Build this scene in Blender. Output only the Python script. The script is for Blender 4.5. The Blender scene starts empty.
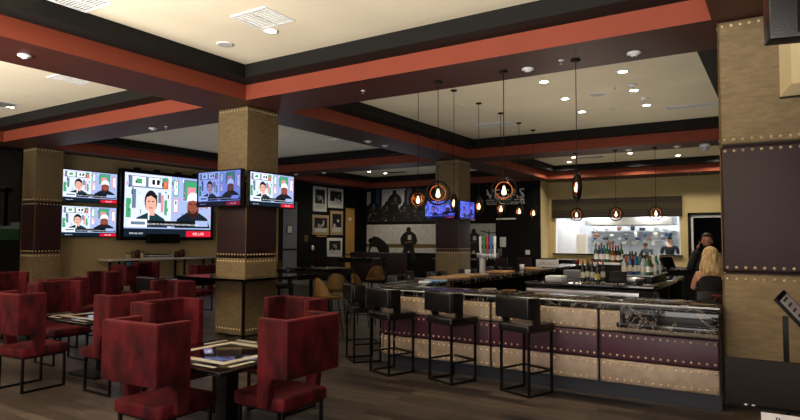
import bpy, bmesh, math, random
from mathutils import Matrix, Vector
random.seed(7)
PI = math.pi
R = math.radians
C = bpy.context.scene.collection
SC = bpy.context.scene

# ------------------------------------------------------------------ colour / materials
def lin(h):
    c = [int(h[i:i+2], 16)/255 for i in (0, 2, 4)]
    return tuple((x/12.92 if x <= .04045 else ((x+.055)/1.055)**2.4) for x in c) + (1,)
MATS = {}
def mat(name, col, rough=.5, metal=0., emit=0., noise=0., nscale=20., bump=0., bscale=60., sheen=0., stretch=None, trans=0., spec=.5, coat=0., col2=None):
    if name in MATS: return MATS[name]
    m = bpy.data.materials.new(name); m.use_nodes = True
    nt = m.node_tree; b = nt.nodes['Principled BSDF']
    c = lin(col)
    b.inputs['Base Color'].default_value = c
    b.inputs['Roughness'].default_value = rough
    b.inputs['Metallic'].default_value = metal
    b.inputs['Specular IOR Level'].default_value = spec
    if sheen:
        b.inputs['Sheen Weight'].default_value = sheen
        b.inputs['Sheen Roughness'].default_value = .35
        b.inputs['Sheen Tint'].default_value = lin('d05050')
    if coat: b.inputs['Coat Weight'].default_value = coat; b.inputs['Coat Roughness'].default_value = .08
    if trans: b.inputs['Transmission Weight'].default_value = trans
    if emit:
        b.inputs['Emission Color'].default_value = c
        b.inputs['Emission Strength'].default_value = emit
    if noise or bump:
        tc = nt.nodes.new('ShaderNodeTexCoord'); mp = nt.nodes.new('ShaderNodeMapping')
        nt.links.new(tc.outputs['Object'], mp.inputs['Vector'])
        if stretch: mp.inputs['Scale'].default_value = stretch
    if noise:
        n = nt.nodes.new('ShaderNodeTexNoise'); n.inputs['Scale'].default_value = nscale; n.inputs['Detail'].default_value = 5
        nt.links.new(mp.outputs['Vector'], n.inputs['Vector'])
        r = nt.nodes.new('ShaderNodeValToRGB'); r.color_ramp.elements[0].position = .35; r.color_ramp.elements[1].position = .68
        c2 = lin(col2) if col2 else tuple(min(1, x*(1+noise)) for x in c[:3])+(1,)
        r.color_ramp.elements[0].color = tuple(x*(1-noise) for x in c[:3])+(1,)
        r.color_ramp.elements[1].color = c2
        nt.links.new(n.outputs['Fac'], r.inputs['Fac']); nt.links.new(r.outputs['Color'], b.inputs['Base Color'])
    if bump:
        n2 = nt.nodes.new('ShaderNodeTexNoise'); n2.inputs['Scale'].default_value = bscale; n2.inputs['Detail'].default_value = 3
        nt.links.new(mp.outputs['Vector'], n2.inputs['Vector'])
        bp = nt.nodes.new('ShaderNodeBump'); bp.inputs['Strength'].default_value = bump; bp.inputs['Distance'].default_value = .01
        nt.links.new(n2.outputs['Fac'], bp.inputs['Height']); nt.links.new(bp.outputs['Normal'], b.inputs['Normal'])
    MATS[name] = m
    return m

CREAM = mat('cream ceiling paint', 'e2d6bc', .9, noise=.04, nscale=1.2, bump=.1, bscale=120)
CREAMW = mat('cream wall paint', 'c4b081', .85, noise=.03, nscale=2, bump=.1, bscale=150)
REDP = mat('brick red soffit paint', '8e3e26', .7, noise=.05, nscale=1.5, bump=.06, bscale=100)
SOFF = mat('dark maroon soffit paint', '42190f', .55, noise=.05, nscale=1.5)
BLACKP = mat('charcoal crown paint', '161513', .65, spec=.2, bump=.05, bscale=100)
BLACKW = mat('black wall paint', '080808', .7, spec=.2)
BRASS = mat('brass toned leather', '8c7957', .45, metal=.3, noise=.16, nscale=9, bump=.35, bscale=160, stretch=(1, 1, 3))
BRASSB = mat('champagne leather', 'a69682', .36, metal=.3, noise=.14, nscale=10, bump=.4, bscale=90)
MAROON = mat('maroon leather', '2e1416', .45, noise=.12, nscale=8, bump=.3, bscale=140)
PLUM = mat('plum leather', '451d30', .33, noise=.12, nscale=9, bump=.3, bscale=90)
NAIL = mat('brass nailheads', 'f0dcae', .35, metal=.6)
GOLD = mat('gold edge trim', '7a6238', .4, metal=.6)
VELVET = mat('crimson crushed velvet', '380912', .75, noise=.6, nscale=4.5, bump=.5, bscale=45, sheen=.28, stretch=(1.5, 1.5, .8), col2='5c131c', spec=.2)
BLKM = mat('black powder coated steel', '070708', .45, metal=.2, spec=.3)
BLKL = mat('black leather', '0e0e10', .3, bump=.25, bscale=120, coat=.15)
BLKG = mat('black glossy laminate', '080809', .08, coat=.6)
STRIPE = mat('pale inlay', 'b5b0a0', .3)
DKGREY = mat('dark grey plastic', '1a1a1c', .45)
STEEL = mat('brushed stainless steel', 'b9bcbe', .3, metal=.9, noise=.06, nscale=6, stretch=(.3, 1, 8))
WHITE = mat('white plastic', 'e8e8ea', .4)
WPAPER = mat('white paper', 'dcdcdc', .8)
TAN = mat('tan wood', 'b48a58', .45, noise=.2, nscale=6, stretch=(1, 8, 8))
WOODD = mat('pale maple door', 'b18849', .5, noise=.15, nscale=5, stretch=(8, 8, .8))
GREYD = mat('grey metal door', '777a88', .5)
MUST = mat('mustard upholstery', '64480f', .6, bump=.2, bscale=80)
COPPER = mat('copper ring', 'c8743a', .25, metal=1)
BULB = mat('glowing bulb glass', 'ffdcae', .2, emit=3.2)
LED = mat('recessed lamp glow', 'fff3dc', .3, emit=30)
FRAMEW = mat('white picture mat', 'cfcfc9', .6)
PRINTD = mat('dark photo print', '17181a', .4)
PRINTG = mat('grey photo print', '8a8b8c', .4)
SKIN = mat('skin', 'c08e70', .5)
SKIN2 = mat('tanned skin', 'a8705a', .5)
HAIRD = mat('brown hair', '38241a', .5)
HAIRB = mat('blonde hair', 'dcae62', .45, noise=.35, nscale=6, stretch=(9, 9, 1.4), bump=.5, bscale=25, col2='f6dca0')
CLOTHB = mat('black cloth', '0b0b0d', .8)
CLOTHN = mat('navy cloth', '16222f', .8)
NAVYK = mat('dark blue kick board', '141c28', .45, bump=.1)
RUBBER = mat('dark rubber', '101010', .8)

def marble():
    m = bpy.data.materials.new('black veined marble'); m.use_nodes = True
    nt = m.node_tree; b = nt.nodes['Principled BSDF']; b.inputs['Roughness'].default_value = .1
    tc = nt.nodes.new('ShaderNodeTexCoord'); n = nt.nodes.new('ShaderNodeTexNoise')
    n.inputs['Scale'].default_value = 2.6; n.inputs['Detail'].default_value = 8; n.inputs['Roughness'].default_value = .65; n.inputs['Distortion'].default_value = 1.6
    nt.links.new(tc.outputs['Object'], n.inputs['Vector'])
    r = nt.nodes.new('ShaderNodeValToRGB'); e = r.color_ramp.elements
    e[0].position = .485; e[0].color = lin('0a0a0c'); e[1].position = .53; e[1].color = lin('0a0a0c')
    k = r.color_ramp.elements.new(.505); k.color = lin('8d8375')
    nt.links.new(n.outputs['Fac'], r.inputs['Fac']); nt.links.new(r.outputs['Color'], b.inputs['Base Color'])
    return m
MARBLE = marble()
def planks():
    m = bpy.data.materials.new('dark plank floor'); m.use_nodes = True
    nt = m.node_tree; b = nt.nodes['Principled BSDF']
    tc = nt.nodes.new('ShaderNodeTexCoord')
    br = nt.nodes.new('ShaderNodeTexBrick'); br.inputs['Scale'].default_value = 1
    br.inputs['Brick Width'].default_value = 1.2; br.inputs['Row Height'].default_value = .15; br.inputs['Mortar Size'].default_value = .006
    br.inputs['Color1'].default_value = lin('120f0c'); br.inputs['Color2'].default_value = lin('6b6056'); br.inputs['Mortar'].default_value = lin('050404')
    br.offset = .37
    nt.links.new(tc.outputs['Object'], br.inputs['Vector'])
    mp = nt.nodes.new('ShaderNodeMapping'); mp.inputs['Scale'].default_value = (1.2, 14, 1)
    nt.links.new(tc.outputs['Object'], mp.inputs['Vector'])
    n = nt.nodes.new('ShaderNodeTexNoise'); n.inputs['Scale'].default_value = 3; n.inputs['Detail'].default_value = 6
    nt.links.new(mp.outputs['Vector'], n.inputs['Vector'])
    mx = nt.nodes.new('ShaderNodeMixRGB'); mx.blend_type = 'MULTIPLY'; mx.inputs['Fac'].default_value = .8
    rr = nt.nodes.new('ShaderNodeValToRGB'); rr.color_ramp.elements[0].position = .3; rr.color_ramp.elements[0].color = (.35, .35, .35, 1); rr.color_ramp.elements[1].position = .7
    nt.links.new(n.outputs['Fac'], rr.inputs['Fac'])
    nt.links.new(br.outputs['Color'], mx.inputs['Color1']); nt.links.new(rr.outputs['Color'], mx.inputs['Color2'])
    nt.links.new(mx.outputs['Color'], b.inputs['Base Color'])
    b.inputs['Roughness'].default_value = .38
    bp = nt.nodes.new('ShaderNodeBump'); bp.inputs['Strength'].default_value = .25; bp.inputs['Distance'].default_value = .004
    nt.links.new(n.outputs['Fac'], bp.inputs['Height']); nt.links.new(bp.outputs['Normal'], b.inputs['Normal'])
    return m
PLANK = planks()
def tiles():
    m = bpy.data.materials.new('grey floor tile'); m.use_nodes = True
    nt = m.node_tree; b = nt.nodes['Principled BSDF']
    tc = nt.nodes.new('ShaderNodeTexCoord'); br = nt.nodes.new('ShaderNodeTexBrick'); br.offset = 0
    br.inputs['Scale'].default_value = 1; br.inputs['Brick Width'].default_value = .6; br.inputs['Row Height'].default_value = .3; br.inputs['Mortar Size'].default_value = .006
    br.inputs['Color1'].default_value = lin('6c6c6a'); br.inputs['Color2'].default_value = lin('7c7a76'); br.inputs['Mortar'].default_value = lin('454545')
    nt.links.new(tc.outputs['Object'], br.inputs['Vector']); nt.links.new(br.outputs['Color'], b.inputs['Base Color'])
    b.inputs['Roughness'].default_value = .35
    return m
TILE = tiles()
def valance_mat():
    m = bpy.data.materials.new('striped woven valance'); m.use_nodes = True
    nt = m.node_tree; b = nt.nodes['Principled BSDF']; b.inputs['Roughness'].default_value = .8
    tc = nt.nodes.new('ShaderNodeTexCoord'); br = nt.nodes.new('ShaderNodeTexBrick'); br.offset = .5
    br.inputs['Scale'].default_value = 1; br.inputs['Brick Width'].default_value = .13; br.inputs['Row Height'].default_value = .11; br.inputs['Mortar Size'].default_value = .012
    br.inputs['Color1'].default_value = lin('120909'); br.inputs['Color2'].default_value = lin('150c0a'); br.inputs['Mortar'].default_value = lin('382b1f')
    mp = nt.nodes.new('ShaderNodeMapping'); mp.inputs['Rotation'].default_value = (R(90), 0, 0)
    nt.links.new(tc.outputs['Object'], mp.inputs['Vector']); nt.links.new(mp.outputs['Vector'], br.inputs['Vector']); nt.links.new(br.outputs['Color'], b.inputs['Base Color'])
    return m
VALM = valance_mat()

# ------------------------------------------------------------------ mesh builder
class MB:
    def __init__(s): s.v = []; s.f = []; s.m = []; s.sm = []
    def add(s, vs, fs, mi=0, smooth=False, M=None):
        o = len(s.v)
        for p in vs:
            p = Vector(p)
            s.v.append(tuple(M @ p) if M else tuple(p))
        for f in fs:
            s.f.append([i+o for i in f]); s.m.append(mi); s.sm.append(smooth)
        return s
    def bm(s, b, mi=0, smooth=False, M=None):
        b.verts.ensure_lookup_table(); b.verts.index_update()
        s.add([v.co.copy() for v in b.verts], [[v.index for v in f.verts] for f in b.faces], mi, smooth, M); b.free(); return s
    def box(s, x0, x1, y0, y1, z0, z1, mi=0, bev=0, seg=2, M=None):
        if x1 < x0: x0, x1 = x1, x0
        if y1 < y0: y0, y1 = y1, y0
        if z1 < z0: z0, z1 = z1, z0
        vs = [(x, y, z) for x in (x0, x1) for y in (y0, y1) for z in (z0, z1)]
        fs = [(0, 1, 3, 2), (4, 6, 7, 5), (0, 4, 5, 1), (2, 3, 7, 6), (0, 2, 6, 4), (1, 5, 7, 3)]
        if bev:
            b = bmesh.new(); bv = [b.verts.new(v) for v in vs]
            for f in fs: b.faces.new([bv[i] for i in f])
            bmesh.ops.bevel(b, geom=list(b.edges), offset=min(bev, .49*min(x1-x0, y1-y0, z1-z0)), segments=seg, profile=.6, affect='EDGES')
            return s.bm(b, mi, True, M)
        return s.add(vs, fs, mi, False, M)
    def prism(s, poly, axis, a, b, mi=0, bev=0, M=None):
        # poly: 2-d points; axis 'x': (y,z), 'y': (x,z), 'z': (x,y)
        def P(p, t): return {'x': (t, p[0], p[1]), 'y': (p[0], t, p[1]), 'z': (p[0], p[1], t)}[axis]
        n = len(poly)
        vs = [P(p, a) for p in poly]+[P(p, b) for p in poly]
        fs = [list(range(n)), list(range(2*n-1, n-1, -1))]+[(i, i+n, (i+1) % n+n, (i+1) % n) for i in range(n)]
        B = bmesh.new(); bv = [B.verts.new(v) for v in vs]
        for f in fs: B.faces.new([bv[i] for i in f])
        bmesh.ops.recalc_face_normals(B, faces=B.faces)
        if bev:
            bmesh.ops.bevel(B, geom=list(B.edges), offset=bev, segments=2, profile=.6, affect='EDGES')
        return s.bm(B, mi, bool(bev), M)
    def cyl(s, p0, p1, r0, r1=None, n=12, mi=0, caps=True, smooth=True):
        r1 = r0 if r1 is None else r1
        p0 = Vector(p0); p1 = Vector(p1); d = (p1-p0).normalized()
        a = d.orthogonal().normalized(); b = d.cross(a)
        vs = []
        for p, r in ((p0, r0), (p1, r1)):
            for i in range(n):
                t = 2*PI*i/n; vs.append(p+a*math.cos(t)*r+b*math.sin(t)*r)
        s.add(vs, [(i, (i+1) % n, (i+1) % n+n, i+n) for i in range(n)], mi, smooth)
        if caps:
            s.add(vs[:n], [list(range(n))[::-1]], mi); s.add(vs[n:], [list(range(n))], mi)
        return s
    def bar(s, p0, p1, w, mi=0):
        # square tube
        p0 = Vector(p0); p1 = Vector(p1); d = (p1-p0).normalized()
        up = Vector((0, 0, 1)) if abs(d.z) < .9 else Vector((1, 0, 0))
        a = d.cross(up).normalized()*w/2; b = d.cross(a).normalized()*w/2
        vs = [p+q for p in (p0, p1) for q in (a+b, a-b, -a-b, -a+b)]
        return s.add(vs, [(3, 2, 1, 0), (4, 5, 6, 7)]+[(i, (i+1) % 4, (i+1) % 4+4, i+4) for i in range(4)], mi)
    def tube(s, pts, r, n=8, mi=0):
        for a, b in zip(pts, pts[1:]): s.cyl(a, b, r, r, n, mi)
        return s
    def lathe(s, prof, o=(0, 0, 0), n=16, mi=0, M=None):
        vs = []; k = len(prof)
        for i in range(n):
            t = 2*PI*i/n
            for r, z in prof: vs.append((o[0]+r*math.cos(t), o[1]+r*math.sin(t), o[2]+z))
        fs = [(i*k+j, ((i+1) % n)*k+j, ((i+1) % n)*k+j+1, i*k+j+1) for i in range(n) for j in range(k-1)]
        return s.add(vs, fs, mi, True, M)
    def ell(s, c, r, n=12, m=8, mi=0, M=None):
        prof = [(math.sin(PI*j/m), -math.cos(PI*j/m)) for j in range(m+1)]
        vs = []; k = m+1
        for i in range(n):
            t = 2*PI*i/n
            for a, z in prof: vs.append((c[0]+r[0]*a*math.cos(t), c[1]+r[1]*a*math.sin(t), c[2]+r[2]*z))
        return s.add(vs, [(i*k+j, ((i+1) % n)*k+j, ((i+1) % n)*k+j+1, i*k+j+1) for i in range(n) for j in range(m)], mi, True, M)
    def torus(s, c, R0, r0, nrm='y', n=32, m=8, mi=0, flat=1., M=None):
        vs = []
        for i in range(n):
            t = 2*PI*i/n
            for j in range(m):
                u = 2*PI*j/m; rr = R0+r0*math.cos(u); h = r0*flat*math.sin(u)
                p = {'y': (rr*math.cos(t), h, rr*math.sin(t)), 'x': (h, rr*math.cos(t), rr*math.sin(t)), 'z': (rr*math.cos(t), rr*math.sin(t), h)}[nrm]
                vs.append((c[0]+p[0], c[1]+p[1], c[2]+p[2]))
        return s.add(vs, [(i*m+j, ((i+1) % n)*m+j, ((i+1) % n)*m+(j+1) % m, i*m+(j+1) % m) for i in range(n) for j in range(m)], mi, True, M)
    def text(s, txt, size, M, mi=0, depth=.0015, align='CENTER'):
        cu = bpy.data.curves.new('t', 'FONT'); cu.body = txt; cu.size = size; cu.align_x = align; cu.extrude = depth; cu.resolution_u = 2
        o = bpy.data.objects.new('t', cu); C.objects.link(o)
        dg = bpy.context.evaluated_depsgraph_get(); me = bpy.data.meshes.new_from_object(o.evaluated_get(dg))
        s.add([v.co.copy() for v in me.vertices], [list(p.vertices) for p in me.polygons], mi, False, M)
        bpy.data.objects.remove(o); bpy.data.curves.remove(cu); bpy.data.meshes.remove(me)
        return s
    def build(s, name, mats, parent=None, loc=None):
        me = bpy.data.meshes.new(name); me.from_pydata(s.v, [], s.f)
        if not isinstance(mats, (list, tuple)): mats = [mats]
        for m in mats: me.materials.append(m)
        for p, mi, sm in zip(me.polygons, s.m, s.sm): p.material_index = mi; p.use_smooth = sm
        b = bmesh.new(); b.from_mesh(me); bmesh.ops.recalc_face_normals(b, faces=b.faces); b.to_mesh(me); b.free()
        me.update()
        o = bpy.data.objects.new(name, me); C.objects.link(o)
        if parent: o.parent = parent
        if loc: o.location = loc
        return o

def tag(o, label, cat, group=None, kind=None):
    o['label'] = label; o['category'] = cat
    if group: o['group'] = group
    if kind: o['kind'] = kind
    return o
def thing(name, label, cat, loc=(0, 0, 0), rz=0, group=None):
    o = bpy.data.objects.new(name, None); C.objects.link(o); o.empty_display_size = .1
    o.location = loc; o.rotation_euler = (0, 0, rz)
    return tag(o, label, cat, group)
def struct(name, mb, m, **k):
    o = mb.build(name, m, **k); o['kind'] = 'structure'; return o
def copy_tree(o, parent=None):
    c = o.copy(); C.objects.link(c); c.parent = parent
    for ch in list(o.children): copy_tree(ch, c)
    return c
def dup(o, loc, rz, label, group=None, scale=None):
    c = copy_tree(o); c.location = loc; c.rotation_euler = (0, 0, rz); c['label'] = label
    if group: c['group'] = group
    if scale: c.scale = scale
    return c

CAMF, CP, CY_, CR = 598.7, .04833, .56869, .00396
def ray(px, py):
    cp, sp = math.cos(CP), math.sin(CP); cy, sy = math.cos(CY_), math.sin(CY_)
    f = Vector((-sy*cp, cy*cp, sp)); rt = Vector((cy, sy, 0)); up = rt.cross(f)
    r2 = math.cos(CR)*rt+math.sin(CR)*up; u2 = -math.sin(CR)*rt+math.cos(CR)*up
    return f*CAMF+r2*(px-400)-u2*(py-210), r2, u2, f
def at(px, py, X=None, Y=None, Z=None):
    d = ray(px, py)[0]; o = Vector((0, 0, 1.75))
    t = ((X-0)/d.x if X is not None else (Y/d.y if Y is not None else (Z-1.75)/d.z))
    return o+d*t
# ------------------------------------------------------------------ key levels
S, RF, CZ = 4.14, 4.40, 4.62          # soffit, top of red face, cream ceiling
XL = -17.2                            # left wall
YB = 23.5                             # back wall
YK = 24.5                             # kitchen wall
XS = -8.25                            # side return of the kitchen wall
# ------------------------------------------------------------------ floor
struct('floor', MB().box(-17.6, 4, -6.2, 17.2, -.1, 0), PLANK)
struct('floor', MB().box(-17.6, 4, 17.2, 31.5, -.1, 0), TILE)
struct('ceiling', MB().box(-17.6, 4, -6.2, 24.7, CZ, CZ+.1), CREAM)
# coffers (inner edges of the red faces)
xs = [(-16.4, -8.88), (-7.78, -.6)]; ys = [(-.5, 7.2), (8.33, 15.9), (17.0, 23.1)]
# soffit body between the coffers
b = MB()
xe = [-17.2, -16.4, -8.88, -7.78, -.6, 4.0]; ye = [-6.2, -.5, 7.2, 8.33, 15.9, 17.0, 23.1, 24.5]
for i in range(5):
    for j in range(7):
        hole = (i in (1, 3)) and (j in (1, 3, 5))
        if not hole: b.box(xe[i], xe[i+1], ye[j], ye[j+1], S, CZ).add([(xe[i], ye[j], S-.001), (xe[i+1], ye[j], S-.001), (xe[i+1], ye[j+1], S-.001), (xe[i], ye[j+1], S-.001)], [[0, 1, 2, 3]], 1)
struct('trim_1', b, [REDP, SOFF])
n = 2
for (x0, x1) in xs:
    for (y0, y1) in ys:
        b = MB(); d = .36; g = .002
        for (a0, a1, c0, c1) in ((x0+g, x1-g, y0+g, y0+d), (x0+g, x1-g, y1-d, y1-g), (x0+g, x0+d, y0+d, y1-d), (x1-d, x1-g, y0+d, y1-d)):
            b.box(a0, a1, c0, c1, RF, CZ-.001)
        struct('trim_%d' % n, b, BLACKP); n += 1
# ------------------------------------------------------------------ walls
struct('wall_left', MB().box(XL-.2, XL, 8.2, 17.75, 0, S), CREAMW)
struct('wall_left', MB().box(XL-.2, XL, -6.2, 8.2, 0, S), BLACKW)
b = MB()
b.box(XL-.2, XL, 17.75, 18.05, 0, S); b.box(XL-.2, XL, 18.05, 18.95, 3.3, S); b.box(XL-.2, XL, 18.95, 22.2, 0, S)
b.box(XL-.2, XL, 22.2, 22.95, 3.2, S); b.box(XL-.2, XL, 22.95, YB+.2, 0, S)
struct('wall_left', b, BLACKW)
struct('wall_back', MB().box(XL, XS, YB, YB+.2, 0, S), BLACKW)
struct('wall_back', MB().box(XS-.2, XS, YB+.2, YK, 0, S).box(XS-.01, XS+.004, YB, YB+.2, 0, S), CREAMW)
# kitchen wall with openings
wx0, wx1, wz0, wz1 = -7.98, -3.22, 1.19, 2.66
dx0, dx1, dz = -2.86, -1.55, 2.66
b = MB()
b.box(XS, wx0, YK, YK+.2, 0, S); b.box(wx0, wx1, YK, YK+.2, 0, wz0); b.box(wx0, wx1, YK, YK+.2, wz1, S)
b.box(wx1, dx0, YK, YK+.2, 0, S); b.box(dx0, dx1, YK, YK+.2, dz, S); b.box(dx1, 4, YK, YK+.2, 0, S)
struct('wall_kitchen', b, CREAMW)
struct('wall_right', MB().box(4, 4.2, -6.2, 31, 0, CZ), BLACKW)
# near wall with three window openings behind the camera
b = MB(); b.box(-17.4, 4, -6.4, -6.2, 0, .5); b.box(-17.4, 4, -6.4, -6.2, 3.6, CZ)
for a, c in ((-17.4, -16), (-10.4, -9.6), (-4.0, -3.2), (3.0, 4)): b.box(a, c, -6.4, -6.2, .5, 3.6)
struct('wall_near', b, CREAMW)
struct('window_1', MB().box(-16, -10.4, -6.38, -6.3, .5, .58).box(-16, -10.4, -6.38, -6.3, 3.52, 3.6).box(-13.24, -13.16, -6.38, -6.3, .58, 3.52), BLKM)
struct('window_2', MB().box(-9.6, -4, -6.38, -6.3, .5, .58).box(-9.6, -4, -6.38, -6.3, 3.52, 3.6).box(-6.84, -6.76, -6.38, -6.3, .58, 3.52), BLKM)
struct('window_3', MB().box(-3.2, 3, -6.38, -6.3, .5, .58).box(-3.2, 3, -6.38, -6.3, 3.52, 3.6).box(-.14, -.06, -6.38, -6.3, .58, 3.52), BLKM)
struct('baseboard_kitchen', MB().box(XS+.01, dx0-.12, YK-.02, YK, 0, .14).box(dx1+.12, 4, YK-.02, YK, 0, .14), BLKM)
# kitchen pass frame and sill
b = MB(); b.box(wx0-.08, wx1+.08, YK-.14, YK-.001, wz0-.05, wz0)
struct('window_4', b, BLKG)
struct('trim_9', MB().box(wx0, wx0+.03, YK, YK+.2, wz0, wz1).box(wx1-.04, wx1, YK, YK+.2, wz0, wz1), WHITE)
b = MB(); b.box(wx0-.08, wx1+.08, YK-.16, YK-.02, 2.63, 3.40, 0); b.box(wx0-.08, wx1+.08, YK-.165, YK-.15, 2.93, 3.15, 1)
val = tag(b.build('valance', [VALM, mat('olive valance band', '39301a', .9)]), 'dark dotted valance with an olive band above the kitchen pass', 'valance')
# dark doorway
b = MB(); b.box(dx0-.1, dx0, YK-.04, YK+.2, 0, dz+.1); b.box(dx1, dx1+.1, YK-.04, YK+.2, 0, dz+.1); b.box(dx0-.1, dx1+.1, YK-.04, YK+.2, dz, dz+.1)
dr = struct('door_1', b, BLKM)
b = MB(); b.box(dx0, dx0+.07, YK+.02, YK+.12, 0, dz-.05); b.box(dx0, dx1, YK+.02, YK+.12, dz-.08, dz); b.box(dx1-.05, dx1, YK+.02, YK+.12, 0, dz-.05)
b.build('door_jamb', WHITE, dr)
struct('wall_hallway', MB().box(dx0-.1, dx1+2, 26.6, 26.7, 0, 3.2), BLACKW); struct('wall_hallway', MB().box(dx0-.2, dx0-.1, YK+.2, 26.7, 0, 3.2), BLACKW)
# kitchen room
KW = mat('white kitchen wall', 'd0d2d2', .5)
struct('wall_kitchen', MB().box(-9, -3.15, 29.5, 29.6, 0, 3.6), KW); struct('wall_kitchen', MB().box(-9.1, -9, YK+.2, 29.5, 0, 3.6), KW); struct('wall_kitchen', MB().box(-3.15, -3.1, YK+.2, 29.5, 0, 3.6), KW)
struct('ceiling', MB().box(-9.1, -3.1, YK+.2, 29.6, 3.6, 3.7), WHITE)
# doors on the left wall
dr = struct('door_2', MB().box(XL-.12, XL-.04, 18.05, 18.95, 0, 3.3), GREYD)
MB().box(XL-.04, XL-.01, 18.1, 18.9, 1.28, 1.33).build('push_bar', BLKM, dr)
MB().box(XL-.04, XL-.02, 18.3, 18.62, 1.95, 2.3).box(XL-.025, XL-.015, 18.33, 18.59, 1.98, 2.27, 1).build('door_notice', [BLKM, WPAPER], dr)
dr = struct('door_3', MB().box(XL-.12, XL-.04, 22.2, 22.95, 0, 3.2), WOODD)
MB().box(XL-.04, XL-.02, 22.48, 22.68, 2.62, 2.74).build('door_sign', WPAPER, dr)
MB().box(XL-.04, XL-.02, 22.25, 22.9, 1.0, 1.04).build('push_bar', BLKM, dr)
struct('trim_10', MB().box(XL, XL+.03, 17.42, 17.62, 0, S-.01).box(XL, XL+.02, 17.62, 17.75, 0, S-.01), mat('ochre trim paint', 'a28446', .7))

# ------------------------------------------------------------------ columns
def nails(mb, p, q, sp, r, nrm, mi=0):
    p = Vector(p); q = Vector(q); L = (q-p).length; k = max(2, round(L/sp)); nrm = Vector(nrm)
    d = (q-p).normalized(); u = nrm.cross(d)
    for i in range(k+1):
        c = p+(q-p)*(i/k)
        vs = []
        for (f, h) in ((1, 0), (.7, .6)):
            for j in range(6): t = 2*PI*j/6; vs.append(c+d*math.cos(t)*r*f+u*math.sin(t)*r*f+nrm*h*r)
        vs.append(c+nrm*r*.9)
        mb.add(vs, [(j, (j+1) % 6, (j+1) % 6+6, j+6) for j in range(6)]+[(j+6, (j+1) % 6+6, 12) for j in range(6)], mi, True)
def column(x0, y0, w, bands, sp, r, label, bev=.02):
    t = thing('column', label, 'column', (x0+w/2, y0+w/2, 0), 0, 'leather clad square columns')
    h = w/2
    z2 = S-.004
    MB().box(-h+.03, h-.03, -h+.03, h-.03, 0, z2).build('core', BLKM, t)
    prev = 0
    zs = [0.02]+bands+[z2]
    for i in range(3):
        a, c = zs[i]+.006, zs[i+1]-.006
        b = MB().box(-h, h, -h, h, a, c, 0, bev, 3); e = .05
        for z in ((.13 if i == 0 else a+.055), c-.055):
            nails(b, (-h+e, -h, z), (h-e, -h, z), sp, r, (0, -1, 0), 1); nails(b, (h, -h+e, z), (h, h-e, z), sp, r, (1, 0, 0), 1)
            nails(b, (-h, -h+e, z), (-h, h-e, z), sp, r, (-1, 0, 0), 1)
        b.build('brass_leather_panel' if i != 1 else 'maroon_leather_panel', [BRASS if i != 1 else MAROON, NAIL], t)
    b = MB()
    for sx, sy in ((1, -1), (-1, -1), (1, 1)):
        b.box(sx*h-.012, sx*h+.004, sy*h-.004*(1 if sy < 0 else -1)-.0, sy*h+.012*(1 if sy < 0 else -1), zs[0], bands[0]-.01) if 0 else None
        b.cyl((sx*(h-.004), sy*(h-.004), .03), (sx*(h-.004), sy*(h-.004), z2-.01), .007, n=8)
    b.build('corner_trim', GOLD, t)
    return t
column(-8.80, 7.49, .77, [1.40, 2.84], .072, .017, 'brass and maroon leather column holding two televisions, behind the red velvet chairs')
column(-8.85, 15.85, .78, [1.40, 2.84], .085, .019, 'distant leather column holding two small blue-lit televisions beyond the bar')
column(-17.19, 8.05, .70, [1.33, 2.70], .085, .019, 'dim leather column against the left wall beside the stacked televisions')
column(-.555, 7.3, .78, [1.40, 2.77], .085, .018, 'large near leather column at the right end of the bar', .035)

# ------------------------------------------------------------------ televisions
PAL = {'bg': '9fb0d6', 'wall': 'd3dcea', 'hair': '15151c', 'skinw': 'e0a992', 'skinm': '8a4a3a', 'cap': 'eceef0', 'dark': '0c1a26', 'teal': '16343c',
       'black': '060608', 'white': 'f4f6f8', 'red': 'd0142c', 'green': '3f9f66', 'pink': 'd98a98', 'shelf': '5f7688', 'orange': 'd06a30', 'beard': '2a1512', 'lip': 'b04048'}
KEYS = list(PAL)
def palette(nm, tint, e):
    out = []
    for k in KEYS:
        c = lin(PAL[k]); m = bpy.data.materials.new('screen %s %s' % (k, nm)); m.use_nodes = True
        b = m.node_tree.nodes['Principled BSDF']; b.inputs['Base Color'].default_value = (.01, .01, .01, 1); b.inputs['Roughness'].default_value = .25
        b.inputs['Emission Color'].default_value = tuple(c[i]*tint[i] for i in range(3))+(1,); b.inputs['Emission Strength'].default_value = e
        out.append(m)
    return out
P_N = palette('bright', (1, 1, 1.05), 1.35); P_B = palette('bluish', (.52, .66, 1.35), .85); P_V = palette('violet', (.22, .26, 1.3), 1.0)
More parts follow.
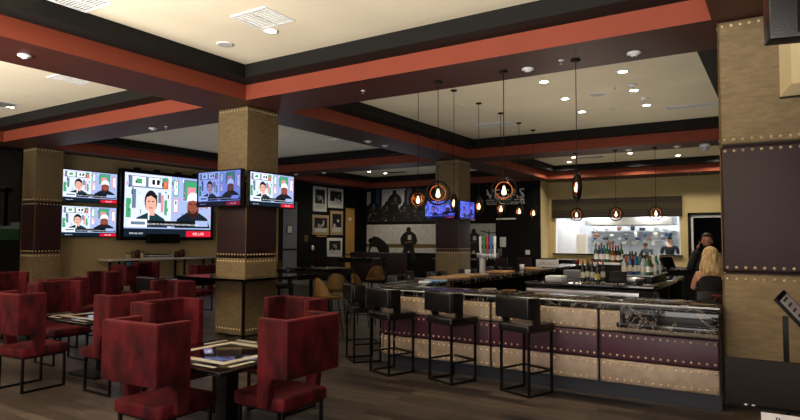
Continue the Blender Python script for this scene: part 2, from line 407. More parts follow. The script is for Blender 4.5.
def screen(w, h, simple=False):
    """flat picture in the local XZ plane, facing -Y, origin at the centre"""
    b = MB(); L = [0]
    def poly(pts, k, lay):
        vs = [((u-.5)*w, -.0012*lay, (v-.5)*h) for u, v in pts]
        b.add(vs, [list(range(len(vs)))], KEYS.index(k))
    def rect(u0, v0, u1, v1, k, lay): poly([(u0, v0), (u1, v0), (u1, v1), (u0, v1)], k, lay)
    def oval(u, v, a, c, k, lay, n=20): poly([(u+a*math.cos(2*PI*i/n), v+c*math.sin(2*PI*i/n)) for i in range(n)], k, lay)
    rect(0, 0, 1, 1, 'bg', 1)
    rect(0, .15, .5, 1, 'wall', 2); rect(.5, .15, 1, 1, 'bg', 2)
    # left room: shelf frames
    rect(.04, .78, .44, .96, 'shelf', 3); rect(.08, .8, .22, .95, 'white', 4); rect(.25, .8, .4, .95, 'white', 4); rect(.42, .78, .47, .92, 'orange', 4); rect(.425, .9, .465, .97, 'green', 5)
    rect(.12, .84, .18, .92, 'green', 5)
    rect(.29, .84, .32, .92, 'black', 5); rect(.34, .84, .37, .92, 'black', 5)
    rect(.02, .3, .07, .6, 'green', 3); rect(.08, .45, .12, .75, 'shelf', 3); rect(.39, .4, .42, .68, 'pink', 3); rect(.43, .36, .46, .6, 'green', 3); rect(.36, .55, .39, .72, 'shelf', 3)
    # right room: pictures
    rect(.5, .15, .505, 1, 'white', 4)
    rect(.53, .68, .59, .95, 'green', 3); rect(.54, .7, .58, .93, 'white', 4); rect(.53, .4, .59, .64, 'pink', 3); rect(.54, .42, .58, .62, 'white', 4)
    rect(.65, .62, .86, .97, 'shelf', 3); rect(.67, .66, .84, .94, 'green', 4); rect(.7, .7, .8, .85, 'pink', 5); rect(.9, .5, .98, .9, 'pink', 3); rect(.92, .54, .97, .86, 'white', 4)
    rq = random.Random(5)
    for i in range(46):
        u = rq.choice([rq.uniform(.01, .17), rq.uniform(.37, .48), rq.uniform(.51, .66), rq.uniform(.86, .97)]); v = rq.uniform(.32, .95); a = rq.uniform(.006, .02)
        rect(u, v, u+a, v+rq.uniform(.02, .08), rq.choice(['dark', 'shelf', 'white', 'green', 'pink', 'shelf', 'teal', 'bg']), 5.4)
    # woman
    oval(.28, .57, .07, .175, 'hair', 6); poly([(.1, .15), (.13, .3), (.24, .38), (.33, .38), (.43, .29), (.47, .15)], 'teal', 6)
    rect(.25, .34, .32, .46, 'skinw', 7); oval(.28, .535, .058, .155, 'skinw', 8)
    poly([(.21, .62), (.24, .7), (.3, .73), (.35, .66), (.34, .6), (.28, .66)], 'hair', 9)
    rect(.245, .56, .268, .575, 'hair', 9); rect(.29, .56, .313, .575, 'hair', 9); rect(.262, .455, .298, .47, 'lip', 9)
    rect(.25, .27, .265, .42, 'white', 8)
    # man
    poly([(.55, .15), (.58, .3), (.7, .42), (.84, .42), (.95, .32), (.99, .15)], 'dark', 6)
    oval(.77, .5, .074, .18, 'skinm', 8); poly([(.7, .48), (.72, .36), (.77, .31), (.82, .36), (.84, .48), (.8, .42), (.77, .44), (.74, .42)], 'beard', 9)
    poly([(.69, .6), (.7, .7), (.74, .76), (.8, .76), (.84, .7), (.85, .6), (.77, .63)], 'cap', 10); rect(.72, .55, .755, .57, 'beard', 10); rect(.785, .55, .82, .57, 'beard', 10)
    rect(.745, .405, .795, .42, 'lip', 10)
    # captions
    rect(.26, .17, .88, .26, 'black', 11); rect(.05, .15, .24, .28, 'white', 11); rect(.8, .18, .96, .28, 'bg', 12); rect(0, 0, 1, .13, 'dark', 11) if not simple else rect(.25, 0, 1, .13, 'dark', 11)
    rect(.69, 0, 1, .1, 'red', 12); rect(.07, .19, .22, .24, 'shelf', 12)
    M = Matrix.Translation(((.53-.5)*w, -.0012*12.5, (.19-.5)*h)) @ Matrix.Rotation(PI/2, 4, 'X')
    b.text('WELCOME TO THE MINA KIMES SHOW FEATURING LENNY', h*.038, M, KEYS.index('white'), 0)
    M = Matrix.Translation(((.84-.5)*w, -.0012*13.5, (.03-.5)*h)) @ Matrix.Rotation(PI/2, 4, 'X')
    b.text('NFL LIVE', h*.06, M, KEYS.index('white'), 0)
    M = Matrix.Translation(((.13-.5)*w, -.0012*13, (.04-.5)*h)) @ Matrix.Rotation(PI/2, 4, 'X')
    b.text('ESPN NFL FIRST', h*.035, M, KEYS.index('white'), 0)
    return b
def television(loc, rz, w, h, pal, label, depth=.07, rim=.02, crown=False, tilt=0, group=None):
    t = thing('television', label, 'television', loc, rz, group); t.rotation_euler = (tilt, 0, rz)
    MB().box(-w/2-rim, w/2+rim, 0, depth, -h/2-rim, h/2+rim, 0, .008).build('casing', DKGREY, t)
    MB().box(-w/2-rim, w/2+rim, -.022, 0, h/2, h/2+rim, 0).box(-w/2-rim, w/2+rim, -.022, 0, -h/2-rim, -h/2).box(-w/2-rim, -w/2, -.022, 0, -h/2, h/2).box(w/2, w/2+rim, -.022, 0, -h/2, h/2).build('bezel', BLKM, t)
    o = screen(w, h).build('screen', pal, t)
    MB().box(-.12, .12, depth, depth+.05, -.12, .12).build('wall_bracket', BLKM, t)
    return t
rzL = R(90)      # facing +X
def tvwall(y0, y1, z0, z1, lab, **k):
    w = y1-y0; h = z1-z0; r = k.get('rim', .02)
    return television((XL+.13, (y0+y1)/2, (z0+z1)/2), rzL, w-2*r, h-2*r, P_N, lab, **k)
tvwall(9.02, 10.70, 2.77, 3.70, 'upper of two stacked wall televisions beside the left column')
tvwall(9.02, 10.70, 1.77, 2.67, 'lower of two stacked wall televisions beside the left column')
big = television((XL+.25, 12.50, 2.78), rzL, 3.30, 1.98, P_N, 'huge black framed television in the middle of the cream wall', .18, .11)
for dx in (-1.2, -.5, .3, 1.0): MB().box(dx-.07, dx+.07, -.02, .12, 1.1, 1.17).build('mounting_clip', BLKM, big)
tag(MB().box(XL+.28, XL+.45, at(148, 238, X=XL+.4).y, at(179, 238, X=XL+.4).y, 1.58, 1.88, 0, .01).box(XL, XL+.28, 12.0, 12.6, 1.60, 1.68).build('soundbar', BLKM), 'black speaker box hung just under the huge television', 'speaker')
television((XL+.13, 15.3, 2.28), rzL, 1.4, .92, P_N, 'television on the cream wall mostly hidden behind the big central column')
# two on the column
television((-8.58, 7.345, 2.65), 0, 1.13, .62, P_B, 'left television of the pair hung on the big column, blue tinted screen', .07, .02)
television((-7.925, 8.02, 2.635), rzL, 1.13, .60, P_N, 'right television of the pair hung on the big column, brighter screen', .05, .02)
television((-8.62, 15.70, 2.63), 0, 1.0, .52, P_V, 'left television of the small pair on the distant column')
television((-7.97, 16.2, 2.60), rzL, 1.0, .54, P_V, 'right television of the small pair on the distant column, blue screen', .05)

# ------------------------------------------------------------------ velvet chairs
def velvet_chair(label):
    """faces +Y locally; the wrap-around back stands at -Y"""
    t = thing('velvet_chair', label, 'chair', (0, 0, 0), 0, 'crimson velvet dining chairs')
    w, d = .56, .60; y0 = -.30
    MB().box(-w/2+.01, w/2-.01, y0+.03, y0+d, .395, .505, 0, .035, 3).build('seat', VELVET, t)
    # floating back panel (gap above the seat)
    MB().box(-w/2-.04, w/2+.04, y0-.05, y0+.025, .66, 1.12, 0, .02, 3).build('backrest', VELVET, t)
    for s in (-1, 1):
        yb, yf = y0+.012, y0+.27
        pts = [(yb, 1.12), (yf, 1.12), (yf, .42), (yf-.11, .42), (yf-.13, .60), (yf-.16, .66), (yb, .66)]
        MB().prism(pts, 'x', s*(w/2+.04), s*(w/2-.03), 0, .012).build('wing', VELVET, t)
    for sx in (-1, 1):
        x = sx*(w/2-.05)
        for y in (y0+.07, y0+d-.05):
            MB().bar((x, y, 0.022), (x, y, .40), .024).build('leg', BLKM, t)
        MB().bar((x, y0+.058, .012), (x, y0+d-.038, .012), .024).build('runner', BLKM, t)
    MB().box(-w/2+.05, w/2-.05, y0+.07, y0+d-.05, .378, .398).build('seat_frame', BLKM, t)
    return t
ch = velvet_chair('crimson velvet chair, back to the camera, left of the nearest striped table')
A0, AL, AR, AF = 0, R(90), R(-90), R(180)   # faces +Y, -X, +X, -Y
ch.location = (-4.16, 3.06, 0); ch.rotation_euler = (0, 0, R(3))
G = 'crimson velvet dining chairs'
for x, y, a, lab in [
    (-3.55, 3.74, AL, 'crimson velvet chair right of the nearest striped table, back turned towards the bar'),
    (-5.10, 3.90, AR, 'crimson velvet chair on the far left side of the nearest striped table'),
    (-4.40, 4.64, AF, 'crimson velvet chair on the far side of the nearest striped table, facing the camera'),
    (-6.52, 4.14, AL, 'crimson velvet chair at the second striped table, left of the nearest group'),
    (-7.46, 3.66, R(4), 'crimson velvet chair at the left edge of the picture, near side of the second table'),
    (-8.62, 4.62, AR, 'dark crimson chair on the far left side of the second striped table'),
    (-7.64, 5.52, AF, 'dark crimson chair on the far side of the second striped table, facing the camera'),
    (-9.72, 5.1, AL, 'dark crimson chair back to back behind the second table, at the third table'),
    (-11.7, 5.35, AR, 'dark crimson chair on the far left side of the third table'),
    (-10.7, 6.30, AF, 'dark crimson chair on the far side of the third table near the wall column'),
    (-10.75, 4.2, A0, 'dark crimson chair on the near side of the third table at the left picture edge'),
    (-11.9, 9.6, AL, 'dark crimson chair nearest the white wall shelf, right side of the fourth table'),
    (-13.8, 9.6, AR, 'dark crimson chair by the white wall shelf, left side of the fourth table'),
    (-12.9, 8.5, A0, 'dark crimson chair with its back to the camera at the fourth table'),
    (-12.3, 11.9, AL, 'dark crimson chair furthest along the wall shelf under the huge television')]:
    dup(ch, (x, y, 0), a, lab, G)
# tables
def striped_table(label):
    t = thing('dining_table', label, 'table', (0, 0, 0), 0, 'black dining tables with pale inlaid bands')
    h = .60
    b = MB().box(-h, h, -h, h, .715, .75, 0, .006)
    b.build('tabletop', BLKG, t)
    b = MB()
    for s in (-1, 1):
        b.box(s*.35-.04, s*.35+.04, -.39, .39, .7502, .7512); b.box(-.31, .31, s*.35-.04, s*.35+.04, .7502, .7512)
        for q_ in (-1, 1):
            b.box(s*.49-.022, s*.49+.022, q_*.16, q_*.42, .7502, .7512); b.box(q_*.16, q_*.42, s*.49-.022, s*.49+.022, .7502, .7512)
    b.build('inlay_band', STRIPE, t)
    MB().box(-.07, .07, -.07, .07, .04, .715, 0, .004).build('pedestal', BLKM, t)
    MB().box(-.3, .3, -.3, .3, 0, .04, 0, .006).build('base_plate', BLKM, t)
    return t
tb = striped_table('striped glossy black table at the front between the four nearest red chairs')
tb.location = (-4.14, 3.67, 0)
for x, y, lab in [(-7.45, 4.55, 'second striped black table with a blue screen reflection, left of the nearest'),
                  (-10.6, 5.2, 'third dark table further left, hidden among red chairs'),
                  (-12.85, 9.6, 'dark table in front of the white wall shelf')]:
    dup(tb, (x, y, 0), 0, lab)

# ------------------------------------------------------------------ bar
def bar():
    t = thing('bar_counter', 'long bar clad in padded gold and plum leather with nailheads under a black marble top', 'bar counter', (-2.7, 7.4, 0))
    t.location = (0, 0, 0)
    # plan of the body (outer side) : front run, cut corner, left run, back run
    Yf = 6.98
    out = [(-.562, Yf), (-4.72, Yf), (-5.28, 8.0), (-5.28, 16.9), (-1.6, 16.9)]
    inn = [(-.562, Yf+.32), (-4.52, Yf+.32), (-4.96, 8.1), (-4.96, 16.58), (-1.6, 16.58)]
    b = MB().prism(out+inn[::-1], 'z', .17, .975); b.build('body', BLKM, t)
    o2 = [(-.562, Yf+.05), (-4.68, Yf+.05), (-5.22, 8.0), (-5.22, 16.85), (-1.6, 16.85)]
    i2 = [(-.562, Yf+.3), (-4.52, Yf+.3), (-4.97, 8.1), (-4.97, 16.6), (-1.6, 16.6)]
    MB().prism(o2+i2[::-1], 'z', 0, .17).build('kick_board', NAVYK, t)
    ot = [(-.562, Yf-.03), (-4.72, Yf-.03), (-4.95, Yf+.22), (-5.33, 8.0), (-5.33, 16.95), (-1.6, 16.95)]
    it = [(-.562, Yf+.62), (-4.35, Yf+.62), (-4.5, Yf+.72), (-4.62, 8.1), (-4.62, 16.3), (-1.6, 16.3)]
    MB().prism(ot+it[::-1], 'z', .976, 1.065, 0, .006).build('countertop', MARBLE, t)
    b = MB()
    pts = [(p[0], p[1]) for p in ot[:5]]
    b.tube([(x, y-.012, 1.045) for x, y in pts], .012, 6)
    b.build('edge_rail', STEEL, t)
    # padded panels
    segs = [((-.565, Yf), (-1.77, Yf)), ((-1.78, Yf), (-3.09, Yf)), ((-3.10, Yf), (-4.71, Yf)), ((-4.74, Yf+.02), (-5.27, 7.98))]
    for y in (8.0, 9.5, 11, 12.5, 14, 15.5): segs.append(((-5.28, y+.01), (-5.28, y+1.38)))
    for (p, q) in segs:
        P = Vector((p[0], p[1], 0)); Q = Vector((q[0], q[1], 0)); L = (Q-P).length; d = (Q-P).normalized(); nn = Vector((d.y, -d.x, 0))
        if nn.y > 0 or (abs(nn.y) < .01 and nn.x > 0): nn = -nn
        M = Matrix(((d.x, nn.x, 0, P.x), (d.y, nn.y, 0, P.y), (0, 0, 1, 0), (0, 0, 0, 1)))
        for (z0, z1, mm, nmn) in ((.735, .965, BRASSB, 'gold_leather_panel'), (.43, .725, PLUM, 'plum_leather_panel'), (.165, .42, BRASSB, 'gold_leather_panel')):
            b = MB().box(.005, L-.005, -.005, .035, z0, z1, 0, .03, 3, M=M)
            for z in (z0+.045, z1-.045):
                nails(b, P+d*.045+nn*.034+Vector((0, 0, z)), P+d*(L-.045)+nn*.034+Vector((0, 0, z)), .075, .0145, nn, 1)
            b.build(nmn, [mm, NAIL], t)
    # marble apron of the low service ledge
    MB().box(-1.52, -.565, Yf-.13, Yf-.04, .85, 1.0, 0, .004).box(-1.55, -.565, Yf-.17, Yf-.04, .80, .85, 0, .004).build('marble_apron', MARBLE, t)
    return t
bar()
# stainless rail + glass line on top
# ------------------------------------------------------------------ bar stools
def bar_stool(label):
    t = thing('bar_stool', label, 'bar stool', (0, 0, 0), 0, 'black leather bar stools along the bar')
    MB().box(-.235, .235, -.22, .24, .70, .80, 0, .03, 3).build('seat', BLKL, t)
    MB().box(-.25, .25, -.245, -.195, .86, 1.10, 0, .02, 3).build('backrest', BLKL, t)
    for s in (-1, 1):
        pts = [(-.205, 1.10), (-.03, 1.09), (-.03, .78), (-.12, .78), (-.135, .86), (-.205, .86)]
        MB().prism(pts, 'x', s*.25, s*.205, 0, .012).build('wing', BLKL, t)
    for sx in (-1, 1):
        for sy in (-1, 1):
            MB().bar((sx*.205, sy*.195+.01, .022), (sx*.205, sy*.195+.01, .70), .024).build('leg', BLKM, t)
    b = MB(); z = .012; a = .205; c0, c1 = -.185, .205
    b.bar((-a, c0-.012, z), (-a, c1+.012, z), .024).bar((a, c0-.012, z), (a, c1+.012, z), .024).bar((-a, c0, z), (a, c0, z), .0235)
    b.build('floor_runner', BLKM, t)
    MB().bar((-a, c1, .26), (a, c1, .26), .022).bar((a, c0, .26), (a, c1, .26), .02).bar((-a, c0, .26), (-a, c1, .26), .02).build('footrest', BLKM, t)
    return t
st = bar_stool('black leather bar stool nearest the camera, rightmost of the row along the bar')
st.location = (-2.53, 6.66, 0); st.rotation_euler = (0, 0, R(-20))
for x, y, a, lab in [(-3.51, 6.70, -21, 'second black leather bar stool from the right along the bar'),
                     (-4.40, 6.68, -20, 'third black leather bar stool from the right along the bar'),
                     (-5.17, 7.1, -38, 'black leather bar stool at the angled left corner of the bar')]:
    dup(st, (x, y, 0), R(a), lab)
for i, (x, y, a) in enumerate([(-5.75, 9.2, -90), (-5.75, 10.6, -90), (-5.75, 12.0, -90), (-5.75, 13.4, -90)]):
    dup(st, (x, y, 0), R(a), ['first', 'second', 'third', 'fourth'][i]+' black stool back from the angled corner, along the left side of the bar', 'stools on the left side of the bar')
# ------------------------------------------------------------------ high tables and stools round the column
def ledge():
    t = thing('drink_ledge', 'glossy black high drink ledge wrapped around the big column', 'ledge', (-8.415, 7.875, 0))
    o, i = .9, .40
    b = MB().box(-o, o, -o, -i, 1.03, 1.07).box(-o, o, i, o, 1.03, 1.07).box(-o, -i, -i, i, 1.03, 1.07).box(i, o, -i, i, 1.03, 1.07)
    b.build('ledge_top', BLKG, t)
    MB().box(-.86, -.42, -.86, -.82, .86, 1.03).box(-.86, -.82, -.82, .82, .86, 1.03).build('apron', BLKM, t)
    for sx in (-1, 1):
        for sy in (-1, 1): MB().bar((sx*.84, sy*.84, 0), (sx*.84, sy*.84, 1.03), .04).build('leg', BLKM, t)
    return t
ledge()
def high_table(loc, w, d, label, rz=0):
    t = thing('high_table', label, 'table', loc, rz, 'black high tables')
    MB().box(-w/2, w/2, -d/2, d/2, 1.02, 1.07, 0, .005).build('tabletop', BLKG, t)
    MB().box(-w/2+.04, w/2-.04, -d/2+.04, d/2-.04, .9, 1.02).build('apron', BLKM, t)
    for sx in (-1, 1):
        for sy in (-1, 1): MB().bar((sx*(w/2-.07), sy*(d/2-.07), 0), (sx*(w/2-.07), sy*(d/2-.07), .92), .045).build('leg', BLKM, t)
    return t
high_table((-9.2, 10.9, 0), 1.3, .9, 'black high table among the mustard chairs')
high_table((-12.9, 17.6, 0), 1.6, .9, 'black high table laid with papers below the framed photographs')
high_table((-9.6, 17.9+1.0, 0), 1.8, .8, 'black high table behind the distant column')
for i, (x, y, a, l) in enumerate([(-8.9, 6.35, 0, 'dim black stool at the front of the column ledge'), (-9.05, 9.4, 180, 'dim black stool behind the column ledge')]):
    dup(st, (x, y, 0), R(a), l, 'stools around the column ledge')
def shell_chair(label):
    t = thing('shell_chair', label, 'chair', (0, 0, 0), 0, 'mustard shell chairs')
    # curved shell back
    b = MB(); n = 12; m = 6; vs = []
    for k, th in ((0, 0), (1, .03)):
        for j in range(m+1):
            v = j/m
            for i in range(n+1):
                a = (i/n-.5)*R(190)*(1-.25*v)
                rr = .24*(1-.15*v)+th-.015
                z = .70+.35*v*math.cos((i/n-.5)*PI*.95)**.4
                vs.append((rr*math.sin(a), -rr*math.cos(a)*.9-.02*v, z))
    N = n+1; off = N*(m+1); fs = []
    for j in range(m):
        for i in range(n):
            fs.append((j*N+i, j*N+i+1, (j+1)*N+i+1, (j+1)*N+i)); fs.append((off+j*N+i, off+(j+1)*N+i, off+(j+1)*N+i+1, off+j*N+i+1))
    for i in range(n):
        fs.append((m*N+i, m*N+i+1, off+m*N+i+1, off+m*N+i)); fs.append((i, off+i, off+i+1, i+1))
    for j in range(m):
        fs.append((j*N, (j+1)*N, off+(j+1)*N, off+j*N)); fs.append((j*N+n, off+j*N+n, off+(j+1)*N+n, (j+1)*N+n))
    b.add(vs, fs, 0, True); b.build('backrest', MUST, t)
    MB().ell((0, 0.03, .70), (.25, .27, .045), 20, 8).build('seat', MUST, t)
    for sx in (-1, 1):
        for sy in (-1, 1): MB().cyl((sx*.13, sy*.13+.02, .67), (sx*.2, sy*.2+.02, 0), .011, n=8).build('leg', BLKM, t)
    MB().torus((0, .02, .25), .235, .008, 'z', 20, 6).build('foot_ring', BLKM, t)
    return t
sh = shell_chair('mustard shell stool nearest, its rounded back turned to the bar, behind the red chairs')
sh.location = (-6.95, 8.45, 0); sh.rotation_euler = (0, 0, R(-25))
for x, y, a, l in [(-7.75, 9.75, 30, 'mustard shell stool half hidden behind the nearest mustard stool'),
                   (-7.2, 9.85, -75, 'mustard shell stool seen edge-on between the high table and the bar stools'),
                   (-9.0, 12.9, 200, 'mustard shell stool further back facing the bar, beside the dark booth'),
                   (-13.3, 13.6, 100, 'small mustard stool right of the big column in front of the grey door')]:
    dup(sh, (x, y, 0.0 if x > -13 else .0), R(a), l)
# dark booth
def booth(x0, x1, y0, y1, h, label):
    t = thing('booth_bench', label, 'booth', ((x0+x1)/2, (y0+y1)/2, 0), 0, 'dark upholstered booths')
    w = (x1-x0)/2; d = (y1-y0)/2
    MB().box(-w, w, -d, -d+.14, .02, h, 0, .03).build('backrest', MAROON, t)
    MB().box(-w, w, -d+.14, d, .12, .48, 0, .03).build('seat', MAROON, t)
    MB().box(-w+.02, w-.02, -d+.05, d-.04, 0, .12).build('plinth', BLKM, t)
booth(-15.1, -12.4, 19.8, 20.5, 1.2, 'dark maroon booth back in front of the hockey mural')
booth(-16.9, -15.3, 19.6, 20.3, 1.0, 'dark maroon booth in front of the pale wooden door')

# ------------------------------------------------------------------ pendants
def pendant(label, top):
    t = thing('pendant_light', label, 'pendant light', (0, 0, 0), 0, 'black and copper ring pendants over the bar')
    z = 2.44
    MB().lathe([(0, 0), (.06, 0), (.065, -.02), (.02, -.035), (0, -.035)], (0, 0, top), 16).build('canopy', BLKM, t)
    MB().cyl((0, 0, z+.2), (0, 0, top-.03), .006, n=6).build('rod', BLKM, t)
    MB().torus((0, 0, z), .175, .014, 'y', 36, 8, flat=1.9).build('outer_ring', BLKM, t)
    MB().torus((0, 0, z), .118, .010, 'y', 32, 8, flat=2.2).build('inner_ring', COPPER, t)
    k_ = MB().cyl((0, 0, z+.06), (0, 0, z+.2), .014, n=8); k_ = k_.build('socket', BLKM, t); MB().cyl((-.18, 0, z), (-.11, 0, z), .005, n=6).build('pin', BLKM, t); MB().cyl((.18, 0, z), (.11, 0, z), .005, n=6).build('pin', BLKM, t)
    MB().lathe([(0, .075), (.012, .07), (.018, .03), (.034, -.02), (.03, -.055), (0, -.07)], (0, 0, z), 12).build('bulb', BULB, k_)
    return t
pA = pendant('ring pendant facing the camera above the left end of the front bar', S)
pA.location = (-4.353, 7.87, 0); pA.rotation_euler = (0, 0, R(30))
dup(pA, (-3.294, 7.87, 0), R(22), 'large ring pendant facing the camera in front of the VEGAS lettering')
dup(pA, (-2.268, 7.87, 0), R(-62), 'ring pendant turned edge-on, largest one at the right end of the front bar')
for i, (x, a, l) in enumerate([(-4.776, 15, 'ring pendant before the left end of the kitchen pass, mostly under the edge-on one'), (-3.726, 20, 'ring pendant before the middle of the kitchen pass'), (-2.735, 15, 'ring pendant before the right end of the kitchen pass')]):
    dup(pA, (x, 16.5, 0), R(a), l)
pB = pendant('copper ring pendant at the left, just right of the distant hockey mural', CZ)
pB.location = (-5.378, 9.0, 0); pB.rotation_euler = (0, 0, R(0))
MB().torus((0, 0, 2.44), .118, .010, 'x', 32, 8, flat=2.2).build('inner_ring', COPPER, pB)
pC = pendant('edge-on pendant in front of the small television pair', CZ)
pC.location = (-5.277, 10.17, 0); pC.rotation_euler = (0, 0, R(-48))
for (x, y, a, l) in [(-5.339, 11.42, -42, 'edge-on pendant just right of the distant column televisions'), (-5.339, 12.58, -38, 'pendant below the first letters of the VEGAS sign'),
                     (-5.42, 13.9, -38, 'pendant below the last letters of the VEGAS sign'), (-5.46, 15.0, -36, 'farthest pendant of the left row, beside the cream wall edge')]:
    dup(pC, (x, y, 0), R(a), l)

# ------------------------------------------------------------------ ceiling fittings
def downlight(label):
    t = thing('downlight', label, 'ceiling light', (0, 0, 0), 0, 'round recessed ceiling lights')
    MB().lathe([(.075, 0), (.10, 0), (.105, -.008), (.075, -.006)], (0, 0, 0), 20).build('trim_ring', WHITE, t)
    MB().cyl((0, 0, -.001), (0, 0, -.005), .076, n=20).build('lamp', LED, t)
    return t
dl = None
DL = [((-5.91, 5.911, CZ), 'lit recessed light in the nearest cream coffer')]
LIGHTS = []
for px, py, lab in [(271, 31, 'lit recessed light in the nearest cream coffer beside the air vent'), (10, 107, 'lit recessed light at the left picture edge'),
                    (544, 81.7, 'left lit recessed light over the bar, nearest of the three'), (565, 98.7, 'second lit recessed light over the bar from the left'), (582, 111.7, 'third lit recessed light over the bar, farthest left'),
                    (622.7, 71.5, 'nearest lit recessed light of the right trio over the bar'), (634, 90.3, 'middle lit recessed light of the right trio over the bar'), (646.7, 105, 'farthest lit recessed light of the right trio over the bar'),
                    (574, 157.3, 'far recessed light near the dark slot vent before the kitchen'), (569, 162, 'farthest left recessed light in the coffer before the kitchen'),
                    (630, 153.2, 'far recessed light above the middle of the kitchen pass'), (678, 155.4, 'far recessed light above the right end of the kitchen pass'),
                    (369, 171.5, 'left recessed light in the far coffer before the mural'), (385.5, 173.3, 'right recessed light in the far coffer before the mural')]:
    p = at(px, py, Z=CZ)
    if dl is None: dl = downlight(lab); dl.location = p
    else: dup(dl, p, 0, lab)
    LIGHTS.append(p)
def detector(label):
    t = thing('ceiling_detector', label, 'smoke detector', (0, 0, 0), 0, 'white round ceiling detectors')
    o = MB().lathe([(0, 0), (.085, 0), (.09, -.018), (.05, -.028), (.045, -.03), (.035, -.05), (0, -.055)], (0, 0, 0), 20).build('housing', WHITE, t)
    MB().ell((0, 0, -.05), (.018, .018, .014), 10, 6).build('lens', DKGREY, o)
    return t
dt = None
for px, py, z, lab in [(25, 55, S, 'white detector on the red beam at the upper left'), (153, 128, S, 'white detector on the dark purple soffit above the huge television'),
                       (528, 68.5, S, 'white detector on the front beam between two pendant canopies'), (634, 52.5, S, 'white detector on the front beam near the right column'),
                       (632.5, 84.5, CZ, 'white detector beside the right trio of bar lights'), (644, 98, CZ, 'white detector between the last two lights of the right trio'),
                       (368, 141, S, 'left white detector of two on the beam beyond the big column'), (385, 145.3, S, 'right white detector of two on the beam beyond the big column'),
                       (296, 174, S, 'small white detector on the far soffit by the column television'), (324, 172.3, S, 'small white detector on the far soffit above the framed photographs'),
                       (628.7, 149.5, S, 'white detector on the far beam above the kitchen pass'), (677, 146, S, 'white detector on the far beam left of the dome camera')]:
    p = at(px, py, Z=z)
    if dt is None: dt = detector(lab); dt.location = p
    else: dup(dt, p, 0, lab)
t = thing('dome_camera', 'white dome camera at the right end of the far beam', 'security camera', at(705, 144, Z=S))
MB().lathe([(0, 0), (.13, 0), (.13, -.05), (.10, -.07)], (0, 0, 0), 20).build('housing', WHITE, t)
MB().ell((0, 0, -.07), (.09, .09, .11), 16, 8).build('dome', mat('pale smoked dome', 'b9bcc8', .15), t)
sp = None
for px, py, z, lab in [(363, 90.5, S, 'tiny sprinkler head on the front beam left of the pendants'), (561, 60, S, 'tiny sprinkler head on the front beam between the ring pendants'), (166, 126.5, S, 'tiny sprinkler head on the dark purple soffit'),
                       (461.7, 105, CZ, 'tiny sprinkler head on the cream ceiling over the bar'), (614.8, 86.5, CZ, 'tiny dark sprinkler head left of the right trio of lights'), (689, 174.7, S, 'tiny sprinkler head on the red face beam above the dark doorway')]:
    p = at(px, py, Z=z)
    if sp is None:
        sp = thing('sprinkler_head', lab, 'sprinkler', p, 0, 'sprinkler heads')
        MB().cyl((0, 0, 0), (0, 0, -.012), .035, n=12).build('escutcheon', WHITE, sp)
        MB().cyl((0, 0, -.012), (0, 0, -.05), .008, n=8).cyl((0, 0, -.05), (0, 0, -.054), .02, n=10).build('deflector', STEEL, sp)
    else: dup(sp, p, 0, lab)
def disc(px, py, r, lab):
    t = thing('ceiling_speaker', lab, 'ceiling speaker', at(px, py, Z=CZ), 0, 'round ceiling speakers')
    MB().lathe([(r*.85, 0), (r, 0), (r, -.012), (r*.85, -.012)], n=24).build('rim', WHITE, t)
    MB().cyl((0, 0, 0), (0, 0, -.008), r*.86, n=24).build('grille', mat('speaker grille', 'b8b8b6', .6), t)
disc(225, 44, .12, 'round grey speaker in the nearest cream coffer'); disc(597, 94.5, .17, 'flat round speaker between the two groups of bar lights')
disc(612, 109, .08, 'small round plate in the cream ceiling over the bar')
def vent(px, py, w, d, lab, mm=None, n=10, rz=0, split=True):
    t = thing('air_vent', lab, 'air vent', at(px, py, Z=CZ), rz, 'ceiling air vents')
    MB().box(-w/2, w/2, -d/2, -d/2+.03, -.014, 0).box(-w/2, w/2, d/2-.03, d/2, -.014, 0).box(-w/2, -w/2+.03, -d/2+.03, d/2-.03, -.014, 0).box(w/2-.03, w/2, -d/2+.03, d/2-.03, -.014, 0).build('frame', WHITE, t)
    b = MB().box(-w/2+.03, w/2-.03, -d/2+.03, d/2-.03, -.003, 0, 1)
    k = int(d/.045)
    for i in range(k):
        y = -d/2+.04+i*(d-.08)/(k-1); b.box(-w/2+.03, w/2-.03, y-.008, y+.008, -.012, -.003, 0)
    if split: b.box(-.012, .012, -d/2+.03, d/2-.03, -.0135, -.003)
    b.build('grille', [mm or mat('vent slat', 'd2d2cc', .5), DKGREY], t)
vent(263, 18, .62, .55, 'square white vent in the nearest cream coffer'); vent(76, -1, .6, .6, 'white vent cut by the top picture edge')
vent(72, 78.5, .6, .6, 'white vent half hidden behind the left red beam'); vent(2, 104, .6, .5, 'grey vent at the left picture edge', mat('grey slat', '6a6a66', .5))
vent(495, 124.3, .9, .5, 'bright white vent behind the rod of the large pendant'); vent(690, 106, 1.0, .35, 'long grey vent near the right column')
vent(588, 157.3, 1.1, .25, 'dark slot vent in the coffer before the kitchen', DKGREY); vent(397, 172, 1.0, .5, 'dark slot vent in the far coffer', DKGREY)
vent(344, 140.5, .7, .7, 'white vent half hidden behind the beam beyond the big column')

